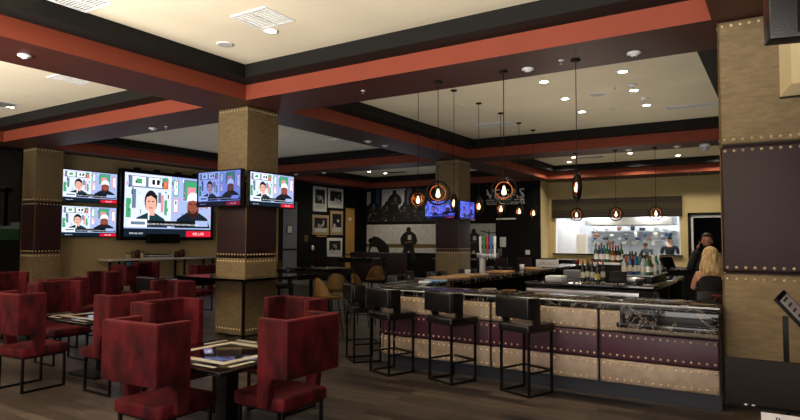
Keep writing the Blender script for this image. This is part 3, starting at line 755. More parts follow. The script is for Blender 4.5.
# ------------------------------------------------------------------ pictures, murals, letters
def frame(y0, y1, z0, z1, lab, seed, fm=None):
    rnd = random.Random(seed); w = (y1-y0)/2; h = (z1-z0)/2
    t = thing('framed_photograph', lab, 'picture', (XL+.001, (y0+y1)/2, (z0+z1)/2), rzL, 'framed black and white photographs')
    MB().box(-w, w, -.03, 0, -h, h, 0, .004).build('frame', fm or FRAMEW, t)
    b = MB().box(-w+.13, w-.13, -.033, -.03, -h+.13, h-.13, 0)
    for i in range(5):   # blurry figures of the photograph
        cx = rnd.uniform(-w*.45, w*.45); cz = rnd.uniform(-h*.45, h*.3); a = w*rnd.uniform(.08, .2); c = h*rnd.uniform(.12, .3)
        vs = [(cx+a*math.cos(2*PI*k/9)*rnd.uniform(.7, 1.2), -.0345-.0005*i, cz+c*math.sin(2*PI*k/9)*rnd.uniform(.7, 1.1)) for k in range(9)]
        b.add(vs, [list(range(9))], 1+(i % 2))
    b.box(-w+.13, w-.13, -.0338, -.033, -h+.13, -h+.13+h*.4, 2)
    b.build('photograph', [PRINTD, PRINTG, mat('light photo print', 'b5b5b2', .4)], t)
def fy(px, Z=2.5): return at(px, 220, X=XL).y
def fr(x0, x1, yt, yb, lab, seed, fm=None):
    a, b_ = fy(x0), fy(x1); xm = (x0+x1)/2
    frame(a, b_, at(xm, yb, X=XL).z, at(xm, yt, X=XL).z, lab, seed, fm)
fr(312.5, 326, 186.5, 211.5, 'narrow framed photograph, top left of the wall group', 1); fr(327.5, 342.5, 188.5, 208, 'framed photograph, top right of the wall group', 2)
tanf = mat('tan picture frame', 'a08c6c', .5)
fr(312, 328.5, 215, 235, 'tan framed photograph, middle left of the wall group', 3, tanf); fr(330, 342.5, 211, 235, 'tall framed photograph, middle right of the wall group', 4, tanf)
fr(327, 342, 238, 257, 'framed photograph, lowest of the wall group', 5)
tag(MB().box(XL, XL+.05, fy(316), fy(326), 1.83, 1.88, 0, .004).build('picture_plaque', TAN), 'thin tan plaque below the middle left photograph', 'plaque')
tag(MB().box(XL, XL+.02, fy(304), fy(308), 1.6, 1.9, 0, .004).build('wall_plate', mat('dull brass plate', '6a5730', .4, metal=.5)), 'small brass plate on the black wall left of the photographs', 'wall plate')
tag(MB().ell((XL+.05, fy(312), 1.35), (.06, .09, .12), 10, 8).build('wall_sensor', WHITE), 'small white rounded sensor on the black wall under the plaque', 'sensor')

def figure_poly(b, cx, cz, s, y, mi, flip=1, pose=0):
    """flat skater silhouette printed on a mural"""
    def P(pts, m, o=0): b.add([(cx+flip*u*s, y-.002*o, cz+v*s) for u, v in pts], [list(range(len(pts)))], m)
    if pose == 0:
        P([(-.08, .86), (-.09, .95), (-.04, 1.0), (.04, 1.0), (.08, .95), (.07, .86)], mi, 1)
        P([(-.2, .8), (-.08, .87), (.1, .87), (.24, .78), (.3, .6), (.26, .5), (.16, .48), (.15, .42), (-.15, .42), (-.28, .5), (-.3, .66)], mi, 1)
        P([(-.16, .44), (.16, .44), (.22, .22), (.26, .02), (.1, 0), (.06, .2), (0, .3), (-.08, .2), (-.1, .0), (-.26, .02), (-.22, .25)], mi, 1)
        P([(-.15, .5), (.12, .55), (.12, .59), (-.15, .55)], mi+1, 3); P([(-.03, .62), (.09, .62), (.09, .76), (-.03, .76)], mi+2, 3)
    else:
        P([(-.55, .5), (-.5, .62), (-.42, .65), (-.34, .6), (-.36, .5), (-.45, .46)], mi, 1)
        P([(-.45, .56), (-.3, .72), (-.05, .68), (.25, .5), (.42, .3), (.45, .1), (.3, 0), (0, 0), (-.05, .15), (-.15, .3), (-.3, .35), (-.42, .25), (-.48, .05), (-.56, .05), (-.5, .3)], mi, 1)
BLK = mat('mural black', '0d0d0f', .5); MGOLD = mat('mural gold', '5f4c1c', .6); MWH = mat('mural white', 'b4b3ae', .6, noise=.12, nscale=6, bump=0); MGR = mat('mural grey', '55585c', .5)
MBLUE = mat('mural blue', '27496e', .5)
x0, x1 = at(367, 224, Y=YB).x, at(495.5, 224, Y=YB).x; zt = at(400, 224.5, Y=YB).z; zb = 1.12
b = MB().box(x0, x1, YB-.02, YB-.001, zb, zt, 0)
b.add([(x0, YB-.022, 1.35), (x1, YB-.022, 1.35), (x1, YB-.022, 1.52), (x0, YB-.022, 1.52)], [[0, 1, 2, 3]], 2)
figure_poly(b, at(409, 240, Y=YB).x, .75, 1.55, YB-.022, 1, 1, 0)
figure_poly(b, at(380, 240, Y=YB).x, .98, 1.25, YB-.022, 1, 1, 1)
figure_poly(b, at(474, 240, Y=YB).x, .9, 1.3, YB-.022, 1, 1, 0)
for (u, v, w_, h_) in [(486, 232, .5, .04), (489, 236, .04, .5), (483, 238, .04, .4), (492, 233, .35, .04), (487, 241, .3, .03)]:
    p = at(u, v, Y=YB); M = Matrix.Translation((p.x, YB-.024, p.z)) @ Matrix.Rotation(R((u*37) % 60-30), 4, 'Y')
    b.add([(-w_/2, 0, -h_/2), (w_/2, 0, -h_/2), (w_/2, 0, h_/2), (-w_/2, 0, h_/2)], [[0, 1, 2, 3]], 1, M=M)
tag(b.build('hockey_mural', [MWH, BLK, MGOLD, MWH]), 'wide pale hockey mural with skaters low on the back wall', 'mural')
b = MB(); zt2, zb2 = at(400, 187, Y=YB).z, at(400, 222, Y=YB).z; x2 = at(436, 200, Y=YB).x
b.box(x0, x2, YB-.02, YB-.001, zb2, zt2, 1)
W = x2-x0
def q(u0, u1, v0, v1, m, o=1):
    b.add([(x0+W*u0, YB-.02-.002*o, zb2+(zt2-zb2)*v0), (x0+W*u1, YB-.02-.002*o, zb2+(zt2-zb2)*v0), (x0+W*u1, YB-.02-.002*o, zb2+(zt2-zb2)*v1), (x0+W*u0, YB-.02-.002*o, zb2+(zt2-zb2)*v1)], [[0, 1, 2, 3]], m)
q(0, .06, .5, .9, 0); q(.23, .58, .35, .95, 0); q(.14, .19, .5, 1, 4); q(.6, .66, .5, .95, 5); q(.56, .6, .3, .9, 1, 2)
figure_poly(b, x0+W*.42, zb2+.15, 1.35, YB-.026, 1); 
rnd = random.Random(4)
for i in range(34):
    u = rnd.uniform(.01, .95); v = rnd.uniform(.02, .42); s_ = rnd.uniform(.01, .03)
    q(u, u+s_, v, v+s_*2.2, rnd.choice([0, 2, 5, 3, 2]), 4)
for u in (.1, .3, .56, .72, .86): figure_poly(b, x0+W*u, zb2+.02, rnd.uniform(.8, 1.2), YB-.024, 1)
tag(b.build('hockey_mural', [MWH, BLK, MGOLD, MGR, MBLUE, MGR]), 'dark crowded hockey team mural above the pale one', 'mural')
# statue-like print at far left on the black wall
b = MB()
yy0, yy1 = at(-6, 200, X=XL).y, at(20, 200, X=XL).y
X = XL+.02
b.box(XL+.001, X, yy0, yy1, at(10, 240, X=XL).z, at(10, 150, X=XL).z, 0)
zz = lambda py: at(10, py, X=XL).z
b.add([(X+.002, yy0, zz(229)), (X+.002, yy1, zz(229)), (X+.002, yy1, zz(222)), (X+.002, yy0, zz(222))], [[0, 1, 2, 3]], 1)
b.add([(X+.002, yy0, zz(240)), (X+.002, yy1, zz(240)), (X+.002, yy1, zz(229)), (X+.002, yy0, zz(229))], [[0, 1, 2, 3]], 2)
c0 = at(4, 190, X=XL).y
for (dy, z0, z1, w_) in ((0, zz(226), zz(190), .09), (.1, zz(226), zz(188), .08), (.03, zz(192), zz(165), .2)):
    b.add([(X+.004, c0+dy-w_, z0), (X+.004, c0+dy+w_, z0), (X+.004, c0+dy+w_*1.2, z1), (X+.004, c0+dy-w_*1.2, z1)], [[0, 1, 2, 3]], 3)
for (cy, cz, a) in ((c0+.0, zz(158), .13), (c0+.18, zz(170), .2)):
    b.add([(X+.006, cy+a*math.cos(2*PI*k/14), cz+a*1.2*math.sin(2*PI*k/14)) for k in range(14)], [list(range(14))], 3)
tag(b.build('football_mural', [BLK, mat('mural pale strip', '5f6666', .6), mat('mural green', '143f1e', .6), mat('mural slate', '181d24', .6)]), 'dim mural of a standing player over a green field at the left edge', 'mural')
# VEGAS lettering
b = MB(); Mx = Matrix.Translation((at(505.5, 198, Y=YB).x, YB-.03, at(505, 198.5, Y=YB).z)) @ Matrix.Rotation(PI/2, 4, 'X')
b.text('VEGAS', .58, Mx, 0, .02)
p = at(505.5, 207, Y=YB); Mx = Matrix.Translation((p.x, YB-.02, at(505, 204.5, Y=YB).z)) @ Matrix.Rotation(PI/2, 4, 'X')
b.text('GOLDEN KNIGHTS', .2, Mx, 0, .01)
zz_ = at(505, 199.8, Y=YB).z
b.box(at(486, 200, Y=YB).x, at(524.5, 200, Y=YB).x, YB-.03, YB-.005, zz_-.015, zz_+.015)
p0_, p1_ = at(496.5, 219, Y=YB), at(516, 218.5, Y=YB); b.box(p0_.x, p1_.x, YB-.03, YB-.005, p0_.z-.03, p0_.z+.03)
for px in (488, 522.5):
    p = at(px, 194, Y=YB); b.ell((p.x, YB-.02, p.z), (.06, .015, .06), 8, 6)
tag(b.build('wall_lettering', mat('white lettering', 'f2f0ea', .5)), 'white VEGAS GOLDEN KNIGHTS lettering on the black back wall', 'lettering')
for (xa, xb, ya, yb, lab) in ((500, 506, 237, 247, 'two stacked white notices on the black back wall'), (497.5, 502, 248.5, 256, 'dim grey notice on the black back wall under the white ones'), (525.5, 530, 250, 254.5, 'small white switch plate on the black back wall')):
    p0_, p1_ = at(xa, ya, Y=YB), at(xb, yb, Y=YB)
    tag(MB().box(p0_.x, p1_.x, YB-.02, YB-.002, p1_.z, p0_.z, 0, .003).build('wall_notice', WPAPER if 'dim' not in lab else MGR), lab, 'notice')

# ------------------------------------------------------------------ wall shelf under the big television
def wall_shelf():
    ya, yb = 10.2, 16.4
    t = thing('wall_counter', 'long white topped counter along the cream wall under the huge television', 'counter', (XL+.36, (ya+yb)/2, 0))
    h = (yb-ya)/2
    MB().box(-.34, .34, -h, h, 1.06, 1.12, 0, .005).build('countertop', mat('white stone top', 'cfcabb', .3), t)
    for y in (-h+.3, -h+2.6, .65, h-1.0):
        MB().bar((.28, y, 0), (.28, y, 1.06), .05).bar((-.2, y, 0), (-.2, y, 1.06), .05).build('leg', BLKM, t)
    y = .9
    b = MB()
    for k in range(5):
        b.torus((.28, y, .3+.14*k), .07, .012, 'x', 16, 6); b.torus((.28, y+.15, .3+.14*k), .07, .012, 'x', 16, 6)
    b.box(.27, .29, y-.09, y-.07, .05, 1.05).box(.27, .29, y+.24, y+.26, .05, 1.05)
    b.build('lattice_panel', BLKM, t)
wall_shelf()
def jar(x, y, z, r, h, mm, lab, cat='jar', name='condiment_jar'):
    t = thing(name, lab, cat, (x, y, z), 0, 'small things on the wall counter')
    MB().lathe([(0, 0), (r, 0), (r*1.03, h*.6), (r*.8, h*.8), (r*.8, h*.86)], n=14).build('jar_body', mm, t)
    MB().cyl((0, 0, h*.86), (0, 0, h), r*.85, n=14).build('lid', BLKM, t)
tea = mat('amber glass', '7a4a20', .2); cream2 = mat('ivory ceramic', 'bcae8c', .4); redc = mat('dark red ceramic', '4a1a18', .4)
for px, r, h, mm, lab in [(128, .10, .17, cream2, 'ivory jar, leftmost on the wall counter'), (133, .07, .22, tea, 'amber jar next to the ivory one on the wall counter'), (137.7, .065, .26, redc, 'tall dark red jar on the wall counter'),
                          (142, .055, .2, cream2, 'narrow ivory jar right of the dark red one on the wall counter'), (176.5, .08, .2, redc, 'squat red jar at the right of the wall counter'), (182, .09, .25, redc, 'larger red jar at the right of the wall counter')]:
    p = at(px, 258, X=XL+.35); jar(XL+.35, p.y, 1.12, r, h, mm, lab)
p = at(158, 258, X=XL+.35)
t = thing('menu_pile', 'pile of papers and dark menus in the middle of the wall counter', 'menus', (XL+.36, p.y, 1.12))
for k in range(4): MB().box(-.2, .2, -.5+.06*k, .45-.05*k, .03*k, .03*k+.028).build('menu', [WPAPER, DKGREY, WPAPER, DKGREY][k], t)
p = at(109, 266, X=XL+.5)
t = thing('display_tablet', 'small dim blue touch screen left of the wall counter', 'tablet', (XL+1.1, 10.6, 0), rzL)
MB().cyl((0, 0, 0), (0, 0, .72), .03, n=10).cyl((0, 0, 0), (0, 0, .02), .16, n=20).build('stand', BLKM, t)
MB().box(-.22, .22, -.02, .02, .7, 1.08, 0, .006).build('casing', BLKM, t)
MB().box(-.19, .19, -.024, -.02, .74, 1.04).build('screen', mat('dim blue screen', '16344a', .3, emit=.6), t)

# ------------------------------------------------------------------ inside the bar: island, bottles
IX0, IX1, IY0, IY1, IZ = -3.75, -1.68, 9.85, 13.2, 1.03
t = thing('bar_island', 'black island in the middle of the bar with steel front strip and open end shelves', 'counter', ((IX0+IX1)/2, (IY0+IY1)/2, 0))
w, d = (IX1-IX0)/2, (IY1-IY0)/2
MB().box(-w+.04, w-.3, -d+.04, d-.04, 0, .96).box(w-.3, w-.03, -d+.04, -d+.10, 0, .96).box(w-.3, w-.03, d-.1, d-.04, 0, .96).box(w-.3, w-.03, -.03, .03, 0, .96).box(w-.3, w-.03, -d+.1, d-.1, .0, .55).build('body', BLKM, t)
MB().box(-w, w, -d, d, .96, IZ, 0, .006).build('countertop', BLKG, t)
MB().box(-w+.06, w-.2, -d-.10, -d+.03, .80, .93, 0, .005).build('steel_strip', STEEL, t)
t = thing('raised_shelf', 'black and white raised bottle shelf on the bar island', 'shelf', (-2.72, 11.6, IZ))
MB().box(-.18, .12, -.3, .3, 0, .27).build('riser', BLKM, t); MB().box(-.28, .24, -.38, .38, .27, .305).build('board', WHITE, t)
t = thing('bottle_step', 'low black bottle rack at the right of the bar island', 'rack', (-2.14, 11.55, IZ))
MB().box(-.27, .27, -.75, .75, 0, .1, 0, .008).build('plinth', BLKM, t); MB().box(-.29, .29, -.77, .77, .1, .115).build('tray', STEEL, t)
k = 0
for y, hh, c, l in [(IY0+.22, .62, 'c9632c', 'orange'), (IY0+.36, .55, 'd8d2c4', 'white'), (IY0+.52, .5, '34465c', 'blue'), (IY0+.68, .58, 'c8b48c', 'buff'), (IY0+.84, .52, '8a8c90', 'grey')]:
    tag(MB().box(IX1-.26, IX1-.06, y-.05, y+.05, .553, .553+hh*.62, 0, .004).build('binder', mat(l+' binder', c, .5)), l+' binder standing in the end shelf of the island', 'binder', 'binders in the island end')
BG = mat('dark green bottle glass', '0c130d', .08, coat=.5); CAP = mat('orange red foil', 'a8482c', .35); LBL = mat('cream paper label', 'cfc7b0', .7); LBY = mat('yellow label', 'a9a040', .6)
def bottle(name, lab, group, prof, body, cap, lbl, h):
    t = thing(name, lab, 'bottle', (0, 0, 0), 0, group)
    r = max(a for a, z in prof)
    g_ = MB().lathe(prof, n=14).build('glass', body, t)
    n_ = prof[-2][0]
    MB().cyl((0, 0, h*.84), (0, 0, h*1.0), n_*1.15, n=10).build('cap', cap, g_)
    MB().lathe([(r*1.01, h*.16), (r*1.01, h*.42)], n=14).build('label', lbl, g_)
    return t
H = .37
wp = [(0, 0), (.038, 0), (.04, .01), (.04, H*.58), (.03, H*.68), (.015, H*.76), (.014, H*.97), (0, H*.97)]
wb = bottle('wine_bottle', 'dark wine bottle, leftmost of the red-capped row on the island', 'red-capped wine bottles', wp, BG, CAP, LBL, H)
wl = [('second', LBL), ('third', LBL), ('fourth', LBY), ('fifth', LBL)]
wb.location = at(583, 281, Z=IZ)
for (px, py, l) in [(587.5, 280, 'second dark wine bottle from the left of the red-capped row'), (592.5, 281, 'third dark wine bottle from the left of the red-capped row'), (603, 280.5, 'rightmost dark wine bottle of the red-capped row')]:
    p = at(px, py, Z=IZ); dup(wb, p, 0, l)
wy = bottle('wine_bottle', 'wine bottle with the yellow label at the front of the red-capped row', 'red-capped wine bottles', wp, BG, CAP, LBY, H); wy.location = at(598, 283, Z=IZ)
# spirits
cols = [('clear glass', 'a9b6b8'), ('teal glass', '1e7a68'), ('amber spirit', '6a3a14'), ('green glass', '1a5a2e'), ('blue glass', '284a84'), ('pale glass', 'c7cccc'), ('dark glass', '0c0e10'), ('violet glass', '383070')]
protos = []
for i, (nm, c) in enumerate(cols):
    hh = [.34, .38, .31, .36, .40, .33, .31, .36][i]; r = [.04, .045, .05, .038, .035, .05, .045, .04][i]
    pr = [(0, 0), (r, 0), (r*1.02, .01), (r*1.02, hh*.55), (r*.6, hh*.66), (r*.34, hh*.72), (r*.34, hh*.97), (0, hh*.97)]
    protos.append((nm, pr, hh, mat(nm, c, .08, coat=.5)))
rnd = random.Random(11); made = {}
spots = []
for i in range(10): spots.append((-2.93+.1*(i % 5), 11.35+.22*(i//5)+rnd.uniform(-.03, .03), IZ+.305, 'on the raised island shelf'))
for k in range(3):
    for i in range(10): spots.append((-2.34+.098*(i % 5)+rnd.uniform(-.005, .005), 10.92+.5*k+.2*(i//5)+rnd.uniform(-.02, .02), IZ+.116, ['at the front of the low island rack', 'in the middle of the low island rack', 'at the back of the low island rack'][k]))
used_xy = []
cnt = {}
ordn = ['first', 'second', 'third', 'fourth', 'fifth', 'sixth', 'seventh', 'eighth', 'ninth', 'tenth']
for i, (x, y, z, where) in enumerate(spots):
    if any(abs(x-a) < .08 and abs(y-b_) < .08 for a, b_ in used_xy): continue
    used_xy.append((x, y))
    j = rnd.randrange(len(protos)); nm, pr, hh, mm = protos[j]; col = nm.split()[0]
    cnt[(col, where)] = cnt.get((col, where), 0)+1
    lab = '%s spirit bottle %s, %s such from the left' % (col, where, ordn[cnt[(col, where)]-1])
    if j not in made:
        o = bottle('spirit_bottle', lab, 'spirit bottles on the island', pr, mm, [DKGREY, WHITE, CAP, GOLD][j % 4], [LBL, WHITE][j % 2], hh); o.location = (x, y, z); made[j] = o
    else: dup(made[j], (x, y, z), 0, lab)
# point of sale, bins, papers
def pos(px, py, Z, rz, lab, s=1):
    t = thing('till_screen', lab, 'till', at(px, py, Z=Z), rz, 'bar till screens')
    MB().box(-.1*s, .1*s, -.08*s, .08*s, 0, .03*s, 0, .004).build('base', BLKM, t); MB().box(-.02*s, .02*s, -.02*s, .02*s, .03*s, .15*s).build('stem', BLKM, t)
    MB().box(-.18*s, .18*s, -.02, .02, -.12*s, .12*s, 0, .008, M=Matrix.Translation((0, 0, .22*s)) @ Matrix.Rotation(R(-22), 4, 'X')).build('display', BLKM, t)
pos(668, 272, IZ, R(60), 'black till screen tilted at the right end of the island'); pos(652, 270, IZ, R(20), 'black till behind the white papers on the island')
pos(618, 287, IZ, R(10), 'black card terminal in front of the bottle cluster', .7)
t = thing('paper_stack', 'loose white papers fanned on the right front corner of the island', 'papers', at(656, 277, Z=IZ))
for k in range(3): MB().box(-.2, .2, -.14, .14, .004*k, .004*k+.003, M=Matrix.Rotation(R(25*k-20), 4, 'Z')).build('sheet', WPAPER, t)
t = thing('ice_bin', 'round steel bin on the island before the raised shelf', 'bin', at(634, 284, Z=IZ))
MB().lathe([(0, 0), (.13, 0), (.16, .09), (.15, .1), (.12, .02), (0, .02)], n=20).build('bowl', STEEL, t)
for px, py, w_, d_, h_, mm, lab, nm, cat in [(556, 280, .30, .3, .08, WPAPER, 'white folded cloth at the left front of the island', 'folded_cloth', 'cloth'), (574, 278, .34, .25, .15, mat('grey plastic tub', '6a6b6e', .5), 'grey plastic tub on the island left of the wine bottles', 'plastic_tub', 'tub')]:
    p = at(px, py, Z=IZ); tag(MB().box(-w_/2, w_/2, -d_/2, d_/2, 0, h_, 0, .015, 3).build(nm, mm, loc=p), lab, cat)
# work station inside the front counter
t = thing('work_station', 'low stainless work station just inside the front bar', 'work station', (-1.95, 8.35, 0))
MB().box(-1.4, 1.4, -.25, .3, .84, .88, 0, .004).build('steel_top', STEEL, t); MB().box(-1.35, 1.35, -.2, .25, .1, .84).build('cabinet', BLKM, t)
for sx in (-1.3, 1.3):
    for sy in (-.15, .2): MB().cyl((sx, sy, 0), (sx, sy, .1), .02, n=8).build('leg', STEEL, t)
# things on the left run of the counter
CT = 1.068
def flat(px, py, L, W_, T, rz, mm, lab, nm, cat, grp=None):
    p = at(px, py, Z=CT); p.x = min(max(p.x, -5.2), -4.75) if p.y > 8.2 else p.x
    o = MB().box(-L/2, L/2, -W_/2, W_/2, 0, T, 0, min(.01, T*.4)).build(nm, mm, loc=p); o.rotation_euler = (0, 0, rz)
    return tag(o, lab, cat, grp)
flat(436, 281, .35, .25, .02, R(20), mat('pale blue menu', '7fb4cc', .4), 'pale blue menu on the left run of the bar', 'drinks_menu', 'menu')
flat(425, 283, .18, .12, .03, R(10), WPAPER, 'white napkin stack at the rounded bar corner', 'napkin_stack', 'napkins')
for i, (y, l) in enumerate([(9.3, 'nearest'), (10.1, 'second'), (11.6, 'third'), (13.4, 'farthest')]):
    t = thing('serving_board', '%s tan wooden serving board on the left run of the bar' % l, 'board', (-4.95, y, CT), R(8*i-10), 'wooden boards on the bar')
    MB().box(-.22, .22, -.32, .32, 0, .03, 0, .01).build('board', TAN, t)
    MB().box(-.05, .05, .32, .42, .004, .026, 0, .008).build('handle', TAN, t)
t = thing('prep_counter', 'warm wooden prep shelf with trays inside the left of the bar', 'counter', (-3.95, 8.9, 0))
MB().box(-.45, .45, -.45, .5, .84, .88, 0, .005).build('top', TAN, t); MB().box(-.42, .42, -.42, .45, 0, .84).build('body', BLKM, t)
for i, (x, y, c, l) in enumerate([(-4.15, 8.85, '8c1c24', 'red'), (-3.9, 8.65, '181818', 'black'), (-3.7, 9.05, 'c79a5c', 'tan'), (-4.1, 9.15, 'c9c2b2', 'white')]):
    t = thing('garnish_tray', '%s garnish tray on the wooden prep shelf' % l, 'tray', (x, y, .882), R(15*i), 'garnish trays')
    mm = mat(l+' tray plastic', c, .4)
    MB().box(-.1, .1, -.07, .07, 0, .01).box(-.1, .1, -.07, -.06, .01, .06).box(-.1, .1, .06, .07, .01, .06).box(-.1, -.09, -.06, .06, .01, .06).box(.09, .1, -.06, .06, .01, .06).build('tray', mm, t)
# beer tower
p = at(484, 272, Z=CT)
t = thing('beer_tower', 'white and steel beer tower with coloured tap handles behind the left of the bar', 'beer tap', (-4.93, 10.7, CT))
MB().cyl((0, 0, 0), (0, 0, .36), .06, n=16).box(-.09, .09, -.09, .09, 0, .02).build('tower', mat('off white enamel', 'c9cac6', .25), t)
MB().box(-.10, .32, -.07, .07, .32, .42, 0, .01).build('manifold', STEEL, t)
for k, c in enumerate(['d7dadd', '2f7d46', 'b02a34', '3a6fb0', 'e2e2de']):
    MB().cyl((.0+.075*k, -.09, .40), (.0+.075*k, -.1, .74), .018, .03, n=10).build('tap_handle', mat('tap handle %d' % k, c, .3), t)
    MB().cyl((.0+.075*k, -.07, .37), (.0+.075*k, -.12, .30), .01, n=8).build('spout', STEEL, t)
t = thing('napkin_caddy', 'white counter sign with faint red writing on the bar', 'sign', (-4.7+.0, 12.0, CT)); t.location = Vector((at(543, 273, Y=14.6).x, 14.6, CT)); t.location.x = -4.85+.0
t.name = 'counter_sign'
t.location = (-4.9, 14.4, CT)
MB().box(-.28, .28, -.02, .02, 0, .19, 0, .003).build('panel', WPAPER, t)
MB().text('SPECIALS', .09, Matrix.Translation((0, -.022, .06)) @ Matrix.Rotation(PI/2, 4, 'X'), 0, .001).build('lettering', mat('faint red ink', 'b06a6a', .6), t)
MB().box(-.3, .3, -.06, .06, -.0, .006).build('foot', BLKM, t)
for i, (px, py, c, l) in enumerate([(456, 277.5, 'b9b9b6', 'white cup nearest the beer tower'), (500, 271.5, 'd9d9d6', 'white cup right of the beer tower'), (572, 265, '9a2a24', 'red cup at the far end of the bar'), (579, 266, 'b99a4c', 'yellow cup at the far end of the bar')]):
    p = at(px, py, Z=CT)
    if px < 520: p = Vector((-4.85 if i == 0 else -4.9, [9.88, 12.7][i], CT))
    else: p = Vector((p.x, 16.6, CT))
    t = thing('paper_cup', l, 'cup', p, 0, 'cups on the bar')
    MB().lathe([(0, 0), (.04, 0), (.055, .13), (.05, .13), (.036, .006), (0, .006)], n=14).build('cup', mat('cup '+c, c, .5), t)
# dark chairs beyond the bar by the kitchen wall
def dining_chair(label):
    t = thing('dark_chair', label, 'chair', (0, 0, 0), 0, 'dark chairs under the kitchen pass')
    MB().box(-.24, .24, -.22, .24, .70, .78, 0, .02).build('seat', BLKL, t)
    MB().box(-.26, .26, -.25, -.2, .80, 1.14, 0, .02).build('backrest', MAROON, t)
    for sx in (-1, 1):
        for sy in (-1, 1): MB().bar((sx*.2, sy*.19, 0), (sx*.2, sy*.19, .70), .03).build('leg', BLKM, t)
        MB().bar((sx*.2, -.215, .74), (sx*.2, -.215, .85), .03).build('back_post', BLKM, t)
    return t
dc = dining_chair('dark high chair left under the kitchen pass, beside the corner'); dc.location = (-7.35, 19.5, 0)
for x, l in ((-6.5, 'dark high chair second from the corner under the kitchen pass'), (-5.0, 'dark high chair behind the wine bottles under the kitchen pass'), (-8.2, 'dark high chair before the black back wall')):
    dup(dc, (x, 19.5, 0), R(180) if x > -6 else 0, l)
high_table((-6.9, 20.6, 0), 1.9, .8, 'dark high table under the left part of the kitchen pass')

# ------------------------------------------------------------------ kitchen
t = thing('extractor_hood', 'long stainless extractor hood across the kitchen', 'hood', (-5.9, 27.2, 0))
MB().prism([(-.7, 2.38), (.7, 2.38), (.7, 3.1), (-.5, 3.1)], 'x', -1.7+.3, 3.0-.9, 0, .01).build('canopy', STEEL, t)
for k in range(6): MB().box(-1.3+.55*k, -.85+.55*k, -.45, .45, 2.36, 2.385).build('filter', STEEL, t)
MB().box(-.4, .4, -.2, .3, 3.1, 3.6).build('duct', STEEL, t)
def shelf(x0, x1, y, z, lab):
    t = thing('wall_shelf', lab, 'shelf', ((x0+x1)/2, y, z), 0, 'kitchen steel shelves')
    w = (x1-x0)/2
    MB().box(-w, w, -.17, .17, 0, .03, 0, .003).build('board', STEEL, t)
    for sx in (-w+.1, w-.1): MB().prism([(-.14, 0), (.17, 0), (.17, -.2)], 'x', sx-.01, sx+.01).build('bracket', STEEL, t)
shelf(-7.8, -4.0, 29.3, 2.15, 'upper steel shelf on the kitchen back wall'); shelf(-7.8, -4.0, 29.3, 1.72, 'lower steel shelf on the kitchen back wall')
t = thing('prep_table', 'stainless prep table behind the kitchen pass', 'table', (-5.6, 26.45, 0))
MB().box(-2.0, 2.1, -.4, .4, .9, .94).build('top', STEEL, t); MB().box(-2.0, 2.1, -.35, .35, .3, .33).build('undershelf', STEEL, t)
for sx in (-1.95, 2.05):
    for sy in (-.35, .35): MB().cyl((sx, sy, 0), (sx, sy, .9), .025, n=8).build('leg', STEEL, t)
t = thing('pass_rack', 'steel heat-lamp rack standing on the kitchen prep table', 'rack', (-5.4, 26.45, .942))
for z in (.55, .9): MB().box(-1.7, 1.8, -.2, .2, z, z+.03).build('shelf', STEEL, t)
for sx in (-1.68, 0, 1.78):
    for sy in (-.18, .18): MB().cyl((sx, sy, 0), (sx, sy, .93), .014, n=8).build('post', STEEL, t)
t = thing('kitchen_range', 'steel range with ovens along the kitchen back wall', 'range', (-5.8, 28.9, 0))
MB().box(-1.8, 1.9, -.45, .4, .1, .92, 0, .01).build('body', STEEL, t)
for k in range(4): MB().box(-1.7+.9*k, -.95+.9*k, -.47, -.45, .25, .75).build('oven_door', BLKM, t)
for sx in (-1.7, 1.8): MB().box(sx-.05, sx+.05, -.3, .3, 0, .1).build('foot', BLKM, t)
tag(MB().box(-8.95, -7.5, 26.3, 26.38, 0, 2.6, 0, .01).build('white_partition', WHITE), 'white board partition at the left of the kitchen', 'partition')
tag(MB().box(-7.25, -6.85, 25.0, 25.35, 0.0, 1.98, 0, .02).build('white_cabinet', WHITE), 'tall white cabinet left behind the kitchen pass', 'cabinet')
rnd = random.Random(3)
kc = ['d8d8d4', 'b9b4a8', '1a1a1c', '8a5a3a', '6a6f74', 'efeae0', '2a4560', '2c2c2e']
k = 0
names = ['bowl stack', 'squeeze bottle', 'pan', 'spice tub', 'mixing bowl', 'jug', 'plate stack', 'steel pot']
for (x0_, x1_, y, z, wh) in ((-7.6, -4.2, 29.25, 2.182, 'upper back shelf'), (-7.6, -4.2, 29.25, 1.752, 'lower back shelf'), (-6.8, -3.9, 26.45, 1.525, 'pass rack lower shelf'), (-6.8, -3.9, 26.45, 1.874, 'pass rack top shelf'), (-7.3, -4.9, 26.45, .942, 'prep table')):
    x = x0_; i = 0
    while x < x1_:
        r = rnd.uniform(.06, .15); h_ = rnd.uniform(.1, .24); c = rnd.choice(kc); nm = names[i % 8]
        o = MB().lathe([(0, 0), (r*.8, 0), (r, h_*.5), (r*.95, h_), (r*.85, h_), (r*.7, h_*.15), (0, h_*.1)], n=14).build(nm.replace(' ', '_'), mat('ware '+c, c, .35), loc=(x, y, z))
        tag(o, '%s in the kitchen, %s from the left on the %s' % (nm, ordn[min(i, 9)], wh), 'kitchenware', 'kitchenware on the '+wh)
        x += r+rnd.uniform(.2, .5); i += 1
# ceiling panels in the kitchen (lamps)
for i, (x, y) in enumerate([(-7.4, 25.4), (-4.6, 25.4), (-7.4, 28.6), (-4.6, 28.6)]):
    t = thing('kitchen_light_panel', ['near left', 'near right', 'far left', 'far right'][i]+' flat light panel on the kitchen ceiling', 'ceiling light', (x, y, 3.6), 0, 'kitchen light panels')
    MB().box(-.62, .62, -.32, .32, -.03, 0).build('frame', WHITE, t); MB().box(-.58, .58, -.28, .28, -.034, -.03).build('diffuser', mat('panel glow', 'f4f8ff', .4, emit=34), t)

